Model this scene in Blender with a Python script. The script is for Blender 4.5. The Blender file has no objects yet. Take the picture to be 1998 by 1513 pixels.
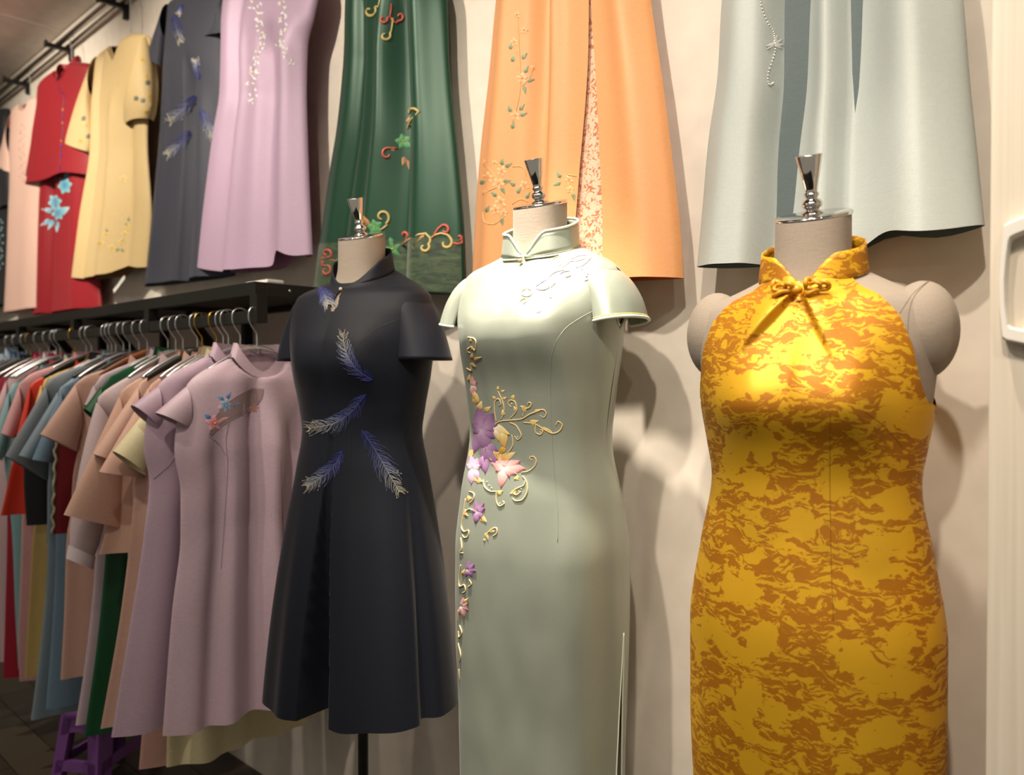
import bpy, math, random
import numpy as np
from mathutils import Vector, Matrix
from mathutils.bvhtree import BVHTree
from mathutils import noise as mnoise
random.seed(7)
sc = bpy.context.scene
COL = sc.collection
# ------------------------------------------------------------------ camera
PW, PH, FPX = 1998.0, 1513.0, 1550.0
D, ZC = 1.38, 1.35
CAM = Vector((0.0, -D, ZC))
YAW, PITCH = math.radians(43.0), math.radians(-0.79)
CROT = Matrix.Rotation(YAW, 3, 'Z') @ Matrix.Rotation(math.pi / 2 + PITCH, 3, 'X')
cd = bpy.data.cameras.new('camera'); cam = bpy.data.objects.new('camera', cd); COL.objects.link(cam)
cam.location = CAM; cam.rotation_euler = CROT.to_euler()
cd.sensor_width = 36.0; cd.lens = FPX / PW * 36.0; cd.clip_start = 0.02
cd.dof.use_dof = True; cd.dof.focus_distance = 1.40; cd.dof.aperture_fstop = 3.2
sc.camera = cam
# ------------------------------------------------------------------ colour management, world, lights
vs = sc.view_settings
vs.view_transform = 'Standard'; vs.look = 'None'; vs.gamma = 1.0; vs.use_curve_mapping = False; vs.exposure = 0.0
wd = bpy.data.worlds.new('world'); sc.world = wd; wd.use_nodes = True
wd.node_tree.nodes['Background'].inputs[0].default_value = (1.0, 0.88, 0.72, 1)
wd.node_tree.nodes['Background'].inputs[1].default_value = 0.27
def spot(loc, tgt, power, size, blend, rad=0.035, col=(1.0, 0.88, 0.73)):
    l = bpy.data.lights.new('track_and_fill_spot', 'SPOT'); l.energy = power; l.spot_size = math.radians(size)
    l.spot_blend = blend; l.shadow_soft_size = rad; l.color = col
    o = bpy.data.objects.new('track_and_fill_spot', l); COL.objects.link(o); o.location = loc
    o.rotation_euler = (Vector(tgt) - Vector(loc)).to_track_quat('-Z', 'Y').to_euler()
# wall washers, then a fill spot for the cabinet
spot((0.02, -1.65, 2.98), (-0.45, -0.05, 1.45), 108, 72, 0.9)
spot((-0.72, -1.65, 2.98), (-1.05, -0.05, 1.45), 118, 70, 0.9)
spot((-1.75, -1.65, 2.98), (-1.95, 0.0, 1.95), 120, 66, 0.9)
spot((-2.75, -1.65, 2.98), (-3.0, 0.0, 2.0), 150, 70, 0.9)
spot((-3.9, -1.65, 2.98), (-4.4, 0.0, 2.1), 195, 80, 0.9)
spot((0.75, -1.65, 2.98), (0.2, -0.3, 1.4), 32, 70, 0.9)  # extra spot added only to brighten the cabinet front
# recessed downlights close to the wall
spot((-1.06, -0.62, 3.0), (-1.01, -0.34, 1.52), 580, 24, 0.75)
spot((-0.50, -0.66, 3.0), (-0.47, -0.32, 1.42), 125, 30, 0.75)
spot((-1.62, -0.95, 3.0), (-1.55, -0.38, 1.50), 34, 34, 0.7)
spot((-2.25, -1.05, 3.0), (-2.2, -0.5, 1.38), 70, 36, 0.9)
spot((-3.15, -1.05, 3.0), (-3.1, -0.5, 1.38), 85, 40, 0.9)
def area(loc, sx, sy, power, col=(1.0, 0.93, 0.82)):  # area fill added out of view as general room light, no fixture behind it
    l = bpy.data.lights.new('room_fill_light', 'AREA'); l.shape = 'RECTANGLE'; l.size = sx; l.size_y = sy
    l.energy = power; l.color = col
    o = bpy.data.objects.new('room_fill_light', l); COL.objects.link(o); o.location = loc
area((-0.6, -2.7, 3.04), 1.2, 0.6, 10)
area((-3.0, -2.7, 3.04), 1.2, 0.6, 12)
# ------------------------------------------------------------------ pixel -> point helpers
def ray(px, py):
    return (CROT @ Vector(((px - PW / 2) / FPX, -(py - PH / 2) / FPX, -1.0))).normalized()
def onY(px, py, Y):
    d = ray(px, py); return CAM + d * ((Y - CAM.y) / d.y)
def onX(px, py, X):
    d = ray(px, py); return CAM + d * ((X - CAM.x) / d.x)
def topx(p):
    q = CROT.transposed() @ (Vector(p) - CAM)
    return (PW / 2 + FPX * q.x / -q.z, PH / 2 - FPX * q.y / -q.z)
# ------------------------------------------------------------------ materials
def lin(c):
    return tuple(((v / 255.0) / 12.92 if v / 255.0 <= 0.04045 else ((v / 255.0 + 0.055) / 1.055) ** 2.4) for v in c) + (1.0,)
MATS = {}
def newmat(name):
    m = bpy.data.materials.new(name); m.use_nodes = True
    nt = m.node_tree; b = nt.nodes['Principled BSDF']
    return m, nt, b
def mapped(nt, scale, coord='Object'):
    tc = nt.nodes.new('ShaderNodeTexCoord'); mp = nt.nodes.new('ShaderNodeMapping')
    mp.inputs['Scale'].default_value = scale
    nt.links.new(tc.outputs[coord], mp.inputs['Vector']); return mp.outputs['Vector']
def noise_tex(nt, vec, scale, detail=3, dist=0.0, rough=0.5):
    n = nt.nodes.new('ShaderNodeTexNoise'); n.inputs['Scale'].default_value = scale
    n.inputs['Detail'].default_value = detail; n.inputs['Distortion'].default_value = dist; n.inputs['Roughness'].default_value = rough
    nt.links.new(vec, n.inputs['Vector']); return n.outputs['Fac']
def ramp(nt, fac, stops, interp='LINEAR'):
    r = nt.nodes.new('ShaderNodeValToRGB'); r.color_ramp.interpolation = interp
    els = r.color_ramp.elements
    while len(els) < len(stops): els.new(0.5)
    for e, (p, c) in zip(els, stops): e.position = p; e.color = c
    nt.links.new(fac, r.inputs['Fac']); return r.outputs['Color']
def mixc(nt, fac, a, b, mode='MIX'):
    m = nt.nodes.new('ShaderNodeMix'); m.data_type = 'RGBA'; m.blend_type = mode
    for sock, v in ((m.inputs[0], fac), (m.inputs[6], a), (m.inputs[7], b)):
        if hasattr(v, 'node'): nt.links.new(v, sock)
        else: sock.default_value = v
    return m.outputs[2]
def bump(nt, b, h, strength, dist=0.001):
    n = nt.nodes.new('ShaderNodeBump'); n.inputs['Strength'].default_value = strength; n.inputs['Distance'].default_value = dist
    nt.links.new(h, n.inputs['Height']); nt.links.new(n.outputs['Normal'], b.inputs['Normal'])
def cloth(name, rgb, rough=0.62, sheen=0.25, spec=0.35, weave=0.5, aniso=0.0, var=0.10, metal=0.0):
    if name in MATS: return MATS[name]
    m, nt, b = newmat(name); c = lin(rgb)
    v1 = mapped(nt, (70, 70, 900)); v2 = mapped(nt, (900, 900, 120)); v3 = mapped(nt, (3, 3, 3))
    n1 = noise_tex(nt, v1, 1.0, 2); n2 = noise_tex(nt, v2, 1.0, 2); n3 = noise_tex(nt, v3, 1.0, 2)
    add = nt.nodes.new('ShaderNodeMath'); add.operation = 'ADD'; nt.links.new(n1, add.inputs[0]); nt.links.new(n2, add.inputs[1])
    dark = tuple(x * (1 - 2.2 * var) for x in c[:3]) + (1,); lite = tuple(min(1, x * (1 + 1.2 * var)) for x in c[:3]) + (1,)
    half = nt.nodes.new('ShaderNodeMath'); half.operation = 'MULTIPLY'; half.inputs[1].default_value = 0.5
    nt.links.new(add.outputs[0], half.inputs[0])
    col = ramp(nt, half.outputs[0], [(0.3, dark), (0.7, lite)])
    col = mixc(nt, 0.35, col, ramp(nt, n3, [(0.3, dark), (0.7, lite)]))
    nt.links.new(col, b.inputs['Base Color'])
    b.inputs['Roughness'].default_value = rough; b.inputs['Specular IOR Level'].default_value = spec
    b.inputs['Sheen Weight'].default_value = sheen; b.inputs['Sheen Roughness'].default_value = 0.4
    b.inputs['Sheen Tint'].default_value = tuple(0.5 + 0.5 * x for x in c[:3]) + (1,)
    b.inputs['Metallic'].default_value = metal
    if aniso: b.inputs['Anisotropic'].default_value = aniso
    bump(nt, b, half.outputs[0], weave, 0.0006)
    MATS[name] = m; return m
def plain(name, rgb, rough=0.5, metal=0.0, spec=0.5, bumpy=None, trans=0.0):
    if name in MATS: return MATS[name]
    m, nt, b = newmat(name); c = lin(rgb)
    n = noise_tex(nt, mapped(nt, (14, 14, 14)), 1.0, 4)
    nt.links.new(ramp(nt, n, [(0.3, tuple(x * 0.93 for x in c[:3]) + (1,)), (0.7, tuple(min(1, x * 1.05) for x in c[:3]) + (1,))]), b.inputs['Base Color'])
    b.inputs['Roughness'].default_value = rough; b.inputs['Metallic'].default_value = metal; b.inputs['Specular IOR Level'].default_value = spec
    if trans: b.inputs['Transmission Weight'].default_value = trans
    if bumpy: bump(nt, b, noise_tex(nt, mapped(nt, (bumpy[0],) * 3), 1.0, 4), bumpy[1], 0.001)
    MATS[name] = m; return m
def thread_mat():
    m, nt, b = newmat('embroidery_thread')
    a = nt.nodes.new('ShaderNodeAttribute'); a.attribute_name = 'Col'
    n = noise_tex(nt, mapped(nt, (900, 900, 900)), 1.0, 2)
    nt.links.new(mixc(nt, 0.35, a.outputs['Color'], ramp(nt, n, [(0.3, (0.55, 0.55, 0.55, 1)), (0.7, (1, 1, 1, 1))]), 'MULTIPLY'), b.inputs['Base Color'])
    b.inputs['Roughness'].default_value = 0.42; b.inputs['Specular IOR Level'].default_value = 0.6
    bump(nt, b, n, 0.5, 0.0006); return m
THREAD = thread_mat()
def brocade():
    m, nt, b = newmat('golden_brocade')
    v = mapped(nt, (1, 0.6, 1.15))
    def mth(op, x, y, z=None):
        n = nt.nodes.new('ShaderNodeMath'); n.operation = op
        for i, q in enumerate((x, y, z)):
            if q is None: continue
            if hasattr(q, 'node'): nt.links.new(q, n.inputs[i])
            else: n.inputs[i].default_value = q
        return n.outputs[0]
    def warp(vec, scale, amt):
        n = nt.nodes.new('ShaderNodeTexNoise'); n.inputs['Scale'].default_value = scale; n.inputs['Detail'].default_value = 3; nt.links.new(vec, n.inputs['Vector'])
        sb = nt.nodes.new('ShaderNodeVectorMath'); sb.operation = 'SUBTRACT'; nt.links.new(n.outputs['Color'], sb.inputs[0]); sb.inputs[1].default_value = (.5, .5, .5)
        ml = nt.nodes.new('ShaderNodeVectorMath'); ml.operation = 'MULTIPLY_ADD'; nt.links.new(sb.outputs[0], ml.inputs[0]); ml.inputs[1].default_value = (amt,) * 3; nt.links.new(vec, ml.inputs[2])
        return ml.outputs[0]
    w = warp(warp(v, 30, 0.03), 110, 0.016)
    vo = nt.nodes.new('ShaderNodeTexVoronoi'); vo.inputs['Scale'].default_value = 15; vo.feature = 'SMOOTH_F1'; vo.inputs['Smoothness'].default_value = 0.2; nt.links.new(w, vo.inputs['Vector'])
    v2 = nt.nodes.new('ShaderNodeTexVoronoi'); v2.inputs['Scale'].default_value = 34; v2.feature = 'F1'; nt.links.new(warp(v, 70, 0.02), v2.inputs['Vector'])
    f = mth('MULTIPLY_ADD', v2.outputs['Distance'], 0.35, vo.outputs['Distance'])
    blob = ramp(nt, f, [(0.56, (1, 1, 1, 1)), (0.575, (0, 0, 0, 1))])
    mp2 = nt.nodes.new('ShaderNodeMapping'); mp2.inputs['Scale'].default_value = (44, 36, 105); mp2.inputs['Rotation'].default_value = (0, 0.22, 0); nt.links.new(warp(v, 22, 0.05), mp2.inputs['Vector'])
    st = noise_tex(nt, mp2.outputs['Vector'], 1.0, 5, 0.9, 0.62)
    streak = ramp(nt, st, [(0.51, (0, 0, 0, 1)), (0.53, (1, 1, 1, 1))])
    cut = ramp(nt, st, [(0.335, (0, 0, 0, 1)), (0.355, (1, 1, 1, 1))])
    mask = mixc(nt, blob, streak, cut)
    tone = noise_tex(nt, mapped(nt, (9, 9, 9)), 1.0, 2)
    lo = mixc(nt, tone, lin((164, 102, 14)), lin((186, 122, 20))); hi = mixc(nt, tone, lin((212, 158, 28)), lin((230, 180, 42)))
    nt.links.new(mixc(nt, mask, lo, hi), b.inputs['Base Color'])
    nt.links.new(ramp(nt, mask, [(0.0, (0.55,) * 3 + (1,)), (1.0, (0.46,) * 3 + (1,))]), b.inputs['Roughness']); b.inputs['Specular IOR Level'].default_value = 0.45
    b.inputs['Metallic'].default_value = 0.35
    bump(nt, b, mask, 0.2, 0.0006); return m
BROCADE = brocade()
def lace_mat():
    m, nt, b = newmat('floral_lace')
    n = noise_tex(nt, mapped(nt, (110, 110, 110)), 1.0, 3, 1.2)
    nt.links.new(ramp(nt, n, [(0.42, lin((196, 120, 84))), (0.50, lin((238, 200, 172)))]), b.inputs['Base Color'])
    b.inputs['Roughness'].default_value = 0.8; bump(nt, b, n, 0.6, 0.001); return m
LACE = lace_mat()
def velvet_mat():
    m, nt, b = newmat('green_organza_band')
    n = noise_tex(nt, mapped(nt, (20, 20, 60)), 1.0, 5, 1.5)
    nt.links.new(ramp(nt, n, [(0.35, lin((18, 42, 24))), (0.7, lin((62, 84, 48)))]), b.inputs['Base Color'])
    b.inputs['Roughness'].default_value = 0.6; b.inputs['Sheen Weight'].default_value = 0.3; bump(nt, b, n, 0.4, 0.001); return m
CHROME = plain('polished_chrome', (225, 222, 218), 0.08, 1.0)
STEEL = plain('brushed_steel_tube', (190, 188, 182), 0.25, 1.0)
SILVER = plain('silver_hanger_metal', (210, 210, 212), 0.25, 0.9)
GOLDM = plain('gold_hook_metal', (205, 170, 80), 0.25, 1.0)
BLACK = plain('black_powder_coat', (22, 22, 20), 0.45, 0.0, 0.4, (300, 0.15))
LINEN = cloth('mannequin_linen', (156, 144, 131), 0.85, 0.15, 0.2, 0.8, var=0.07)
CLEAR = plain('translucent_hanger_plastic', (225, 225, 222), 0.2, 0.0, 0.5, None, 0.5)
WOODH = plain('brown_wooden_hanger', (120, 70, 36), 0.4)
DARKH = plain('dark_plastic_hanger', (30, 30, 28), 0.4)
# ------------------------------------------------------------------ object helpers
def thing(name, loc, label, cat, group=None):
    o = bpy.data.objects.new(name, None); COL.objects.link(o); o.location = loc; o.empty_display_size = 0.05
    o['label'] = label; o['category'] = cat
    if group: o['group'] = group
    return o
def obj(name, verts, faces, mat, parent=None, smooth=True, cols=None, mats=None, fmat=None):
    base = Vector(parent_world(parent)) if parent else Vector((0, 0, 0))
    me = bpy.data.meshes.new(name)
    me.from_pydata([tuple(Vector(v) - base) for v in verts], [], [tuple(f) for f in faces])
    for mm in (mats or [mat]): me.materials.append(mm)
    if fmat: me.polygons.foreach_set('material_index', fmat)
    if smooth: me.polygons.foreach_set('use_smooth', [True] * len(me.polygons))
    if cols is not None:
        ca = me.color_attributes.new('Col', 'FLOAT_COLOR', 'POINT')
        ca.data.foreach_set('color', [x for c in cols for x in c])
    me.update()
    o = bpy.data.objects.new(name, me); COL.objects.link(o)
    if parent: o.parent = parent
    return o
def parent_world(p):
    w = Vector((0, 0, 0))
    while p: w += p.location; p = p.parent
    return w
def struct(o): o['kind'] = 'structure'; return o
def bevel(o, w, seg=2):
    m = o.modifiers.new('bevel', 'BEVEL'); m.width = w; m.segments = seg; m.limit_method = 'ANGLE'; return o
def solid(o, t):
    m = o.modifiers.new('cloth_thickness', 'SOLIDIFY'); m.thickness = t; m.offset = -1.0; return o
class MB:
    def __init__(s): s.v = []; s.f = []; s.c = []
    def add(s, v, f, col=None):
        n = len(s.v); s.v += [Vector(x) for x in v]; s.f += [tuple(i + n for i in q) for q in f]
        if col is not None: s.c += list(col) if not isinstance(col, tuple) else [col] * len(v)
    def box(s, lo, hi):
        x0, y0, z0 = lo; x1, y1, z1 = hi
        v = [(x0, y0, z0), (x1, y0, z0), (x1, y1, z0), (x0, y1, z0), (x0, y0, z1), (x1, y0, z1), (x1, y1, z1), (x0, y1, z1)]
        s.add(v, [(0, 3, 2, 1), (4, 5, 6, 7), (0, 1, 5, 4), (1, 2, 6, 5), (2, 3, 7, 6), (3, 0, 4, 7)]); return s
    def beam(s, p, q, w, h):
        p, q = Vector(p), Vector(q); d = (q - p).normalized()
        a = Vector((0, 0, 1)) if abs(d.z) < 0.9 else Vector((0, 1, 0))
        e1 = d.cross(a).normalized(); e2 = e1.cross(d)
        v = [c + e1 * (i * w / 2) + e2 * (j * h / 2) for c in (p, q) for i, j in ((-1, -1), (1, -1), (1, 1), (-1, 1))]
        s.add(v, [(0, 3, 2, 1), (4, 5, 6, 7), (0, 1, 5, 4), (1, 2, 6, 5), (2, 3, 7, 6), (3, 0, 4, 7)]); return s
    def tube(s, pts, r, seg=8, col=None, caps=True):
        pts = [Vector(p) for p in pts]; n = len(pts)
        if n < 2: return s
        rr = r if hasattr(r, '__len__') else [r] * n
        t0 = (pts[1] - pts[0]).normalized(); a = Vector((0, 0, 1)) if abs(t0.z) < 0.9 else Vector((1, 0, 0))
        e = t0.cross(a).normalized(); vs_, fs = [], []
        for i in range(n):
            t = (pts[min(i + 1, n - 1)] - pts[max(i - 1, 0)])
            t = t.normalized() if t.length > 1e-9 else t0
            e = (e - t * e.dot(t)); e = e.normalized() if e.length > 1e-6 else t.orthogonal().normalized()
            g = t.cross(e)
            for k in range(seg):
                w = 2 * math.pi * k / seg; vs_.append(pts[i] + (e * math.cos(w) + g * math.sin(w)) * rr[i])
        for i in range(n - 1):
            for k in range(seg):
                k2 = (k + 1) % seg; fs.append((i * seg + k, i * seg + k2, (i + 1) * seg + k2, (i + 1) * seg + k))
        if caps: fs.append(tuple(range(seg - 1, -1, -1))); fs.append(tuple((n - 1) * seg + k for k in range(seg)))
        if col is not None and not isinstance(col, tuple): col = [c for c in col for _ in range(seg)]
        s.add(vs_, fs, col); return s
    def lathe(s, prof, c, seg=32):
        c = Vector(c); vs_ = [c + Vector((r * math.cos(2 * math.pi * k / seg), r * math.sin(2 * math.pi * k / seg), z)) for r, z in prof for k in range(seg)]
        fs = [(i * seg + k, i * seg + (k + 1) % seg, (i + 1) * seg + (k + 1) % seg, (i + 1) * seg + k) for i in range(len(prof) - 1) for k in range(seg)]
        s.add(vs_, fs); return s
    def ball(s, c, r, seg=10, rings=6, col=None):
        c = Vector(c); R = r if hasattr(r, '__len__') else (r, r, r); vs_ = []
        for i in range(rings + 1):
            t = math.pi * i / rings
            for k in range(seg):
                w = 2 * math.pi * k / seg
                vs_.append(c + Vector((R[0] * math.sin(t) * math.cos(w), R[1] * math.sin(t) * math.sin(w), R[2] * math.cos(t))))
        fs = [(i * seg + k, (i + 1) * seg + k, (i + 1) * seg + (k + 1) % seg, i * seg + (k + 1) % seg) for i in range(rings) for k in range(seg)]
        s.add(vs_, fs, col); return s
    def grid(s, rows, closed=False, flip=False):
        n = len(rows[0]); vs_ = [p for r in rows for p in r]; fs = []
        for i in range(len(rows) - 1):
            for k in range(n if closed else n - 1):
                k2 = (k + 1) % n; q = (i * n + k, i * n + k2, (i + 1) * n + k2, (i + 1) * n + k)
                fs.append(q[::-1] if flip else q)
        s.add(vs_, fs); return s
    def build(s, name, mat, parent=None, smooth=True):
        return obj(name, s.v, s.f, mat, parent, smooth, s.c if s.c else None)
    def tilt(s, ang, at):
        R = Matrix.Rotation(ang, 3, 'X'); s.v = [R @ v + Vector(at) for v in s.v]; return s
    def bvh(s): return BVHTree.FromPolygons([tuple(v) for v in s.v], s.f)
def smooth01(x): x = max(0.0, min(1.0, x)); return x * x * (3 - 2 * x)
def pchip(xs, ys):
    xs = np.array(xs, float); ys = np.array(ys, float); h = np.diff(xs); dl = np.diff(ys) / h; n = len(xs); d = np.zeros(n)
    for i in range(1, n - 1):
        if dl[i - 1] * dl[i] > 0:
            w1 = 2 * h[i] + h[i - 1]; w2 = h[i] + 2 * h[i - 1]; d[i] = (w1 + w2) / (w1 / dl[i - 1] + w2 / dl[i])
    d[0] = dl[0]; d[-1] = dl[-1]
    def f(x):
        x = min(max(x, xs[0]), xs[-1]); i = int(min(max(np.searchsorted(xs, x) - 1, 0), n - 2)); t = (x - xs[i]) / h[i]
        return float((1 + 2 * t) * (1 - t) ** 2 * ys[i] + t * (1 - t) ** 2 * h[i] * d[i] + t * t * (3 - 2 * t) * ys[i + 1] + t * t * (t - 1) * h[i] * d[i + 1])
    return f
def polyline(pts, n):
    """smooth resample of 2-D/3-D points"""
    P = [np.array(p, float) for p in pts]
    if len(P) == 2: return [P[0] + (P[1] - P[0]) * i / (n - 1) for i in range(n)]
    out = []
    for i in range(n):
        t = i / (n - 1) * (len(P) - 1); k = min(int(t), len(P) - 2); t -= k
        p0, p1, p2, p3 = P[max(k - 1, 0)], P[k], P[k + 1], P[min(k + 2, len(P) - 1)]
        out.append(0.5 * (2 * p1 + (p2 - p0) * t + (2 * p0 - 5 * p1 + 4 * p2 - p3) * t * t + (3 * p1 - p0 - 3 * p2 + p3) * t ** 3))
    return out
# ------------------------------------------------------------------ embroidery: motifs traced on the cloth surface
class EMB(MB):
    ROT = None
    def __init__(s, bvh): super().__init__(); s.bvh = bvh; s.rot = EMB.ROT
    def at(s, px, py, lift=0.0012):
        d = ray(px, py); org = CAM
        if s.rot:   # the garment stands turned about its own upright axis
            Rm, c_ = s.rot; d = Rm.transposed() @ d; org = Rm.transposed() @ (CAM - c_) + c_
        loc, nrm, _, _ = s.bvh.ray_cast(org, d)
        if loc is None: return None
        if nrm.dot(d) > 0: nrm = -nrm
        return loc + nrm * lift
    def petal(s, px, py, ang, ln, wd, c0, c1, lift=0.0018, sq=1.0, tipw=0.5):
        lift *= 0.55
        a = math.radians(ang); ca, sa = math.cos(a), -math.sin(a); vs_, cols = [], []
        def P(t, w, lf): return s.at(px + (ca * t - sa * w), py + (sa * t + ca * w) * sq, lf)
        c0l, c1l = lin(c0), lin(c1); n = 7
        for i in range(n):
            t = i / (n - 1); w = wd * (math.sin(math.pi * min(1, t ** tipw * 0.98 + 0.02)) ** 0.8) if 0 < i < n - 1 else wd * 0.06
            for j, sg in enumerate((-1, 0, 1)):
                p = P(t * ln, sg * w, lift * (0.4 if sg else 1.5))
                if p is None: return
                vs_.append(p); k = t if sg == 0 else min(1, t * 0.8 + 0.25)
                cols.append(tuple(c0l[q] * (1 - k) + c1l[q] * k for q in range(4)))
        fs = []
        for i in range(n - 1):
            for j in range(2): fs.append((i * 3 + j, i * 3 + j + 1, (i + 1) * 3 + j + 1, (i + 1) * 3 + j))
        s.add(vs_, fs, cols)
    def flower(s, px, py, r, c0, c1, n=5, a0=20, sq=1.0, cc=(240, 200, 90)):
        for k in range(n): s.petal(px, py, a0 + 360 / n * k, r * random.uniform(0.85, 1.1), r * 0.36, c0, c1, 0.002, sq, 0.8)
        p = s.at(px, py, 0.002)
        if p is not None: s.ball(p, max(0.0016, r * 0.00012), 8, 4, lin(cc))
    def stroke(s, pts, r, c, n=None, seg=5, taper=True, lift=0.0006):
        q = polyline(pts, n or max(6, len(pts) * 4)); P = [s.at(a[0], a[1], lift) for a in q]; P = [p for p in P if p is not None]
        if len(P) < 3: return
        m = len(P); rr = [r * (0.45 + 0.55 * math.sin(math.pi * (0.12 + 0.8 * i / (m - 1)))) if taper else r for i in range(m)]
        s.tube(P, rr, seg, lin(c))
    def curl(s, px, py, r, a0, turns, rad, c, stem=None, sq=1.0):
        pts = list(stem or [])
        for i in range(14):
            t = i / 13; a = math.radians(a0) + turns * 2 * math.pi * t; q = r * (1 - 0.72 * t)
            pts.append((px + q * math.cos(a), py - q * math.sin(a) * sq))
        s.stroke(pts, rad, c, 26)
    def bead(s, px, py, r, c):
        p = s.at(px, py, r * 0.5)
        if p is not None: s.ball(p, r, 7, 4, lin(c))
    def feather(s, spine, half, seed=0, nb=46, thick=0.00045):
        rng = random.Random(seed); q = polyline(spine, nb); blue, mid, gold = lin((40, 50, 150)), lin((176, 184, 206)), lin((232, 222, 190))
        def cc(t):
            if t < 0.45: k = t / 0.45; a, b = blue, tuple(0.7 * x + 0.3 * y for x, y in zip(blue, mid))
            elif t < 0.7: k = (t - 0.45) / 0.25; a, b = tuple(0.7 * x + 0.3 * y for x, y in zip(blue, mid)), mid
            else: k = (t - 0.7) / 0.3; a, b = mid, gold
            return tuple(x * (1 - k) + y * k for x, y in zip(a, b))
        P = [s.at(a[0], a[1], 0.001) for a in q]
        if all(p is not None for p in P): s.tube(P, [thick * 2.0 * (1 - 0.5 * i / nb) for i in range(nb)], 4, [cc(i / (nb - 1)) for i in range(nb)])
        for i in range(1, nb):
            t = i / (nb - 1); d = q[min(i + 1, nb - 1)] - q[i - 1]; d = d / (np.hypot(*d) + 1e-9); nrm = np.array((-d[1], d[0]))
            for sg in (-1, 1):
                for rep in range(1):
                    L = half * 1.2 * (0.28 + 0.85 * math.sin(math.pi * (0.15 + 0.78 * t))) * rng.uniform(0.6, 1.2)
                    if rng.random() < 0.12: continue
                    a = rng.uniform(0.65, 1.05); cu = rng.uniform(-0.1, 0.7)
                    pts = [q[i] + (nrm * sg * a * (1 - 0.25 * w * w) + d * (0.55 + cu * w)) * L * w for w in (0, 0.3, 0.55, 0.8, 1.0)]
                    W = [s.at(p[0], p[1], 0.0008 + 0.0012 * rng.random()) for p in pts]
                    if any(w is None for w in W): continue
                    s.tube(W, [thick, thick * 0.95, thick * 0.9, thick * 0.8, thick * 0.6], 3, cc(min(1, t + rng.uniform(-.12, .12)) if t > .12 else t), False)
                    if t > 0.55 and rng.random() < 0.16: s.ball(W[-1], thick * 2.6, 6, 4, gold)
    def done(s, name, parent, label=None):
        if not s.v: return None
        o = s.build(name, THREAD, parent)
        if label: o['label'] = label
        return o
# ------------------------------------------------------------------ room
WALLM = plain('warm_white_wall_paint', (226, 217, 204), 0.85, 0, 0.25, (40, 0.12))
struct(MB().box((-7.5, 0.0, 0.0), (2.2, 0.12, 3.1)).build('wall_back', WALLM, None, False))
struct(MB().box((-7.62, -4.2, 0.0), (-7.5, 0.12, 3.1)).build('wall_left', WALLM, None, False))
fl = struct(MB().box((-7.5, -4.2, -0.08), (2.2, 0.0, -0.012)).box((-1.19, -4.2, -0.0118), (2.2, 0.0, 0.0)).build('floor', plain('floor_underlay', (40, 34, 28), 0.8), None, False))
PLANK = plain('dark_oak_floor_plank', (62, 54, 44), 0.42, 0, 0.5, (60, 0.2)); PLANK2 = plain('dark_oak_floor_plank_light', (80, 70, 56), 0.42, 0, 0.5, (60, 0.2))
for j in range(20):
    y1 = -j * 0.142
    x = -6.4 + (j * 0.37) % 0.9
    while x < -1.2:
        MB().box((x, y1 - 0.139, -0.012), (x + 0.897, y1, 0.0)).build('floor_plank', PLANK if random.random() < .6 else PLANK2, fl, False); x += 0.90
ce = struct(MB().box((-7.5, -4.2, 3.072), (2.2, 0.12, 3.13)).build('ceiling', plain('ceiling_void', (150, 142, 134), 0.9), None, False))
CEILM = plain('mineral_fibre_ceiling_tile', (214, 204, 196), 0.95, 0, 0.1, (260, 0.35))
for i in range(8):
    for j in range(3):
        x1 = -2.10 - i * 0.74; y1 = -0.004 - j * 0.74
        bevel(MB().box((x1 - 0.733, y1 - 0.733, 3.058 - 0.002 * ((i + j) % 2)), (x1, y1, 3.072)).build('ceiling_tile', CEILM, ce, False), 0.003)
# white cabinet at the right
CABM, nt, b = newmat('white_woodgrain_laminate')
g = noise_tex(nt, mapped(nt, (160, 160, 2.2)), 1.0, 5, 0.4)
nt.links.new(ramp(nt, g, [(0.3, lin((208, 197, 179))), (0.7, lin((219, 209, 193)))]), b.inputs['Base Color']); b.inputs['Roughness'].default_value = 0.5
bump(nt, b, g, 0.08, 0.0006)
CX = onY(1929, 756, -0.30).x
cab = thing('wardrobe_cabinet', (CX + 0.45, -0.15, 0), 'tall white woodgrain cabinet at the right edge with a frame-shaped pull', 'cabinet')
MB().box((CX, -0.282, 0.0), (CX + 0.9, -0.004, 2.4)).build('body', CABM, cab, False)
dr = bevel(MB().box((CX, -0.30, 0.02), (CX + 0.45, -0.2825, 2.38)).build('door', CABM, cab, False), 0.0015)
bevel(MB().box((CX + 0.453, -0.30, 0.02), (CX + 0.9, -0.2825, 2.38)).build('door', CABM, cab, False), 0.0015)
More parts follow.
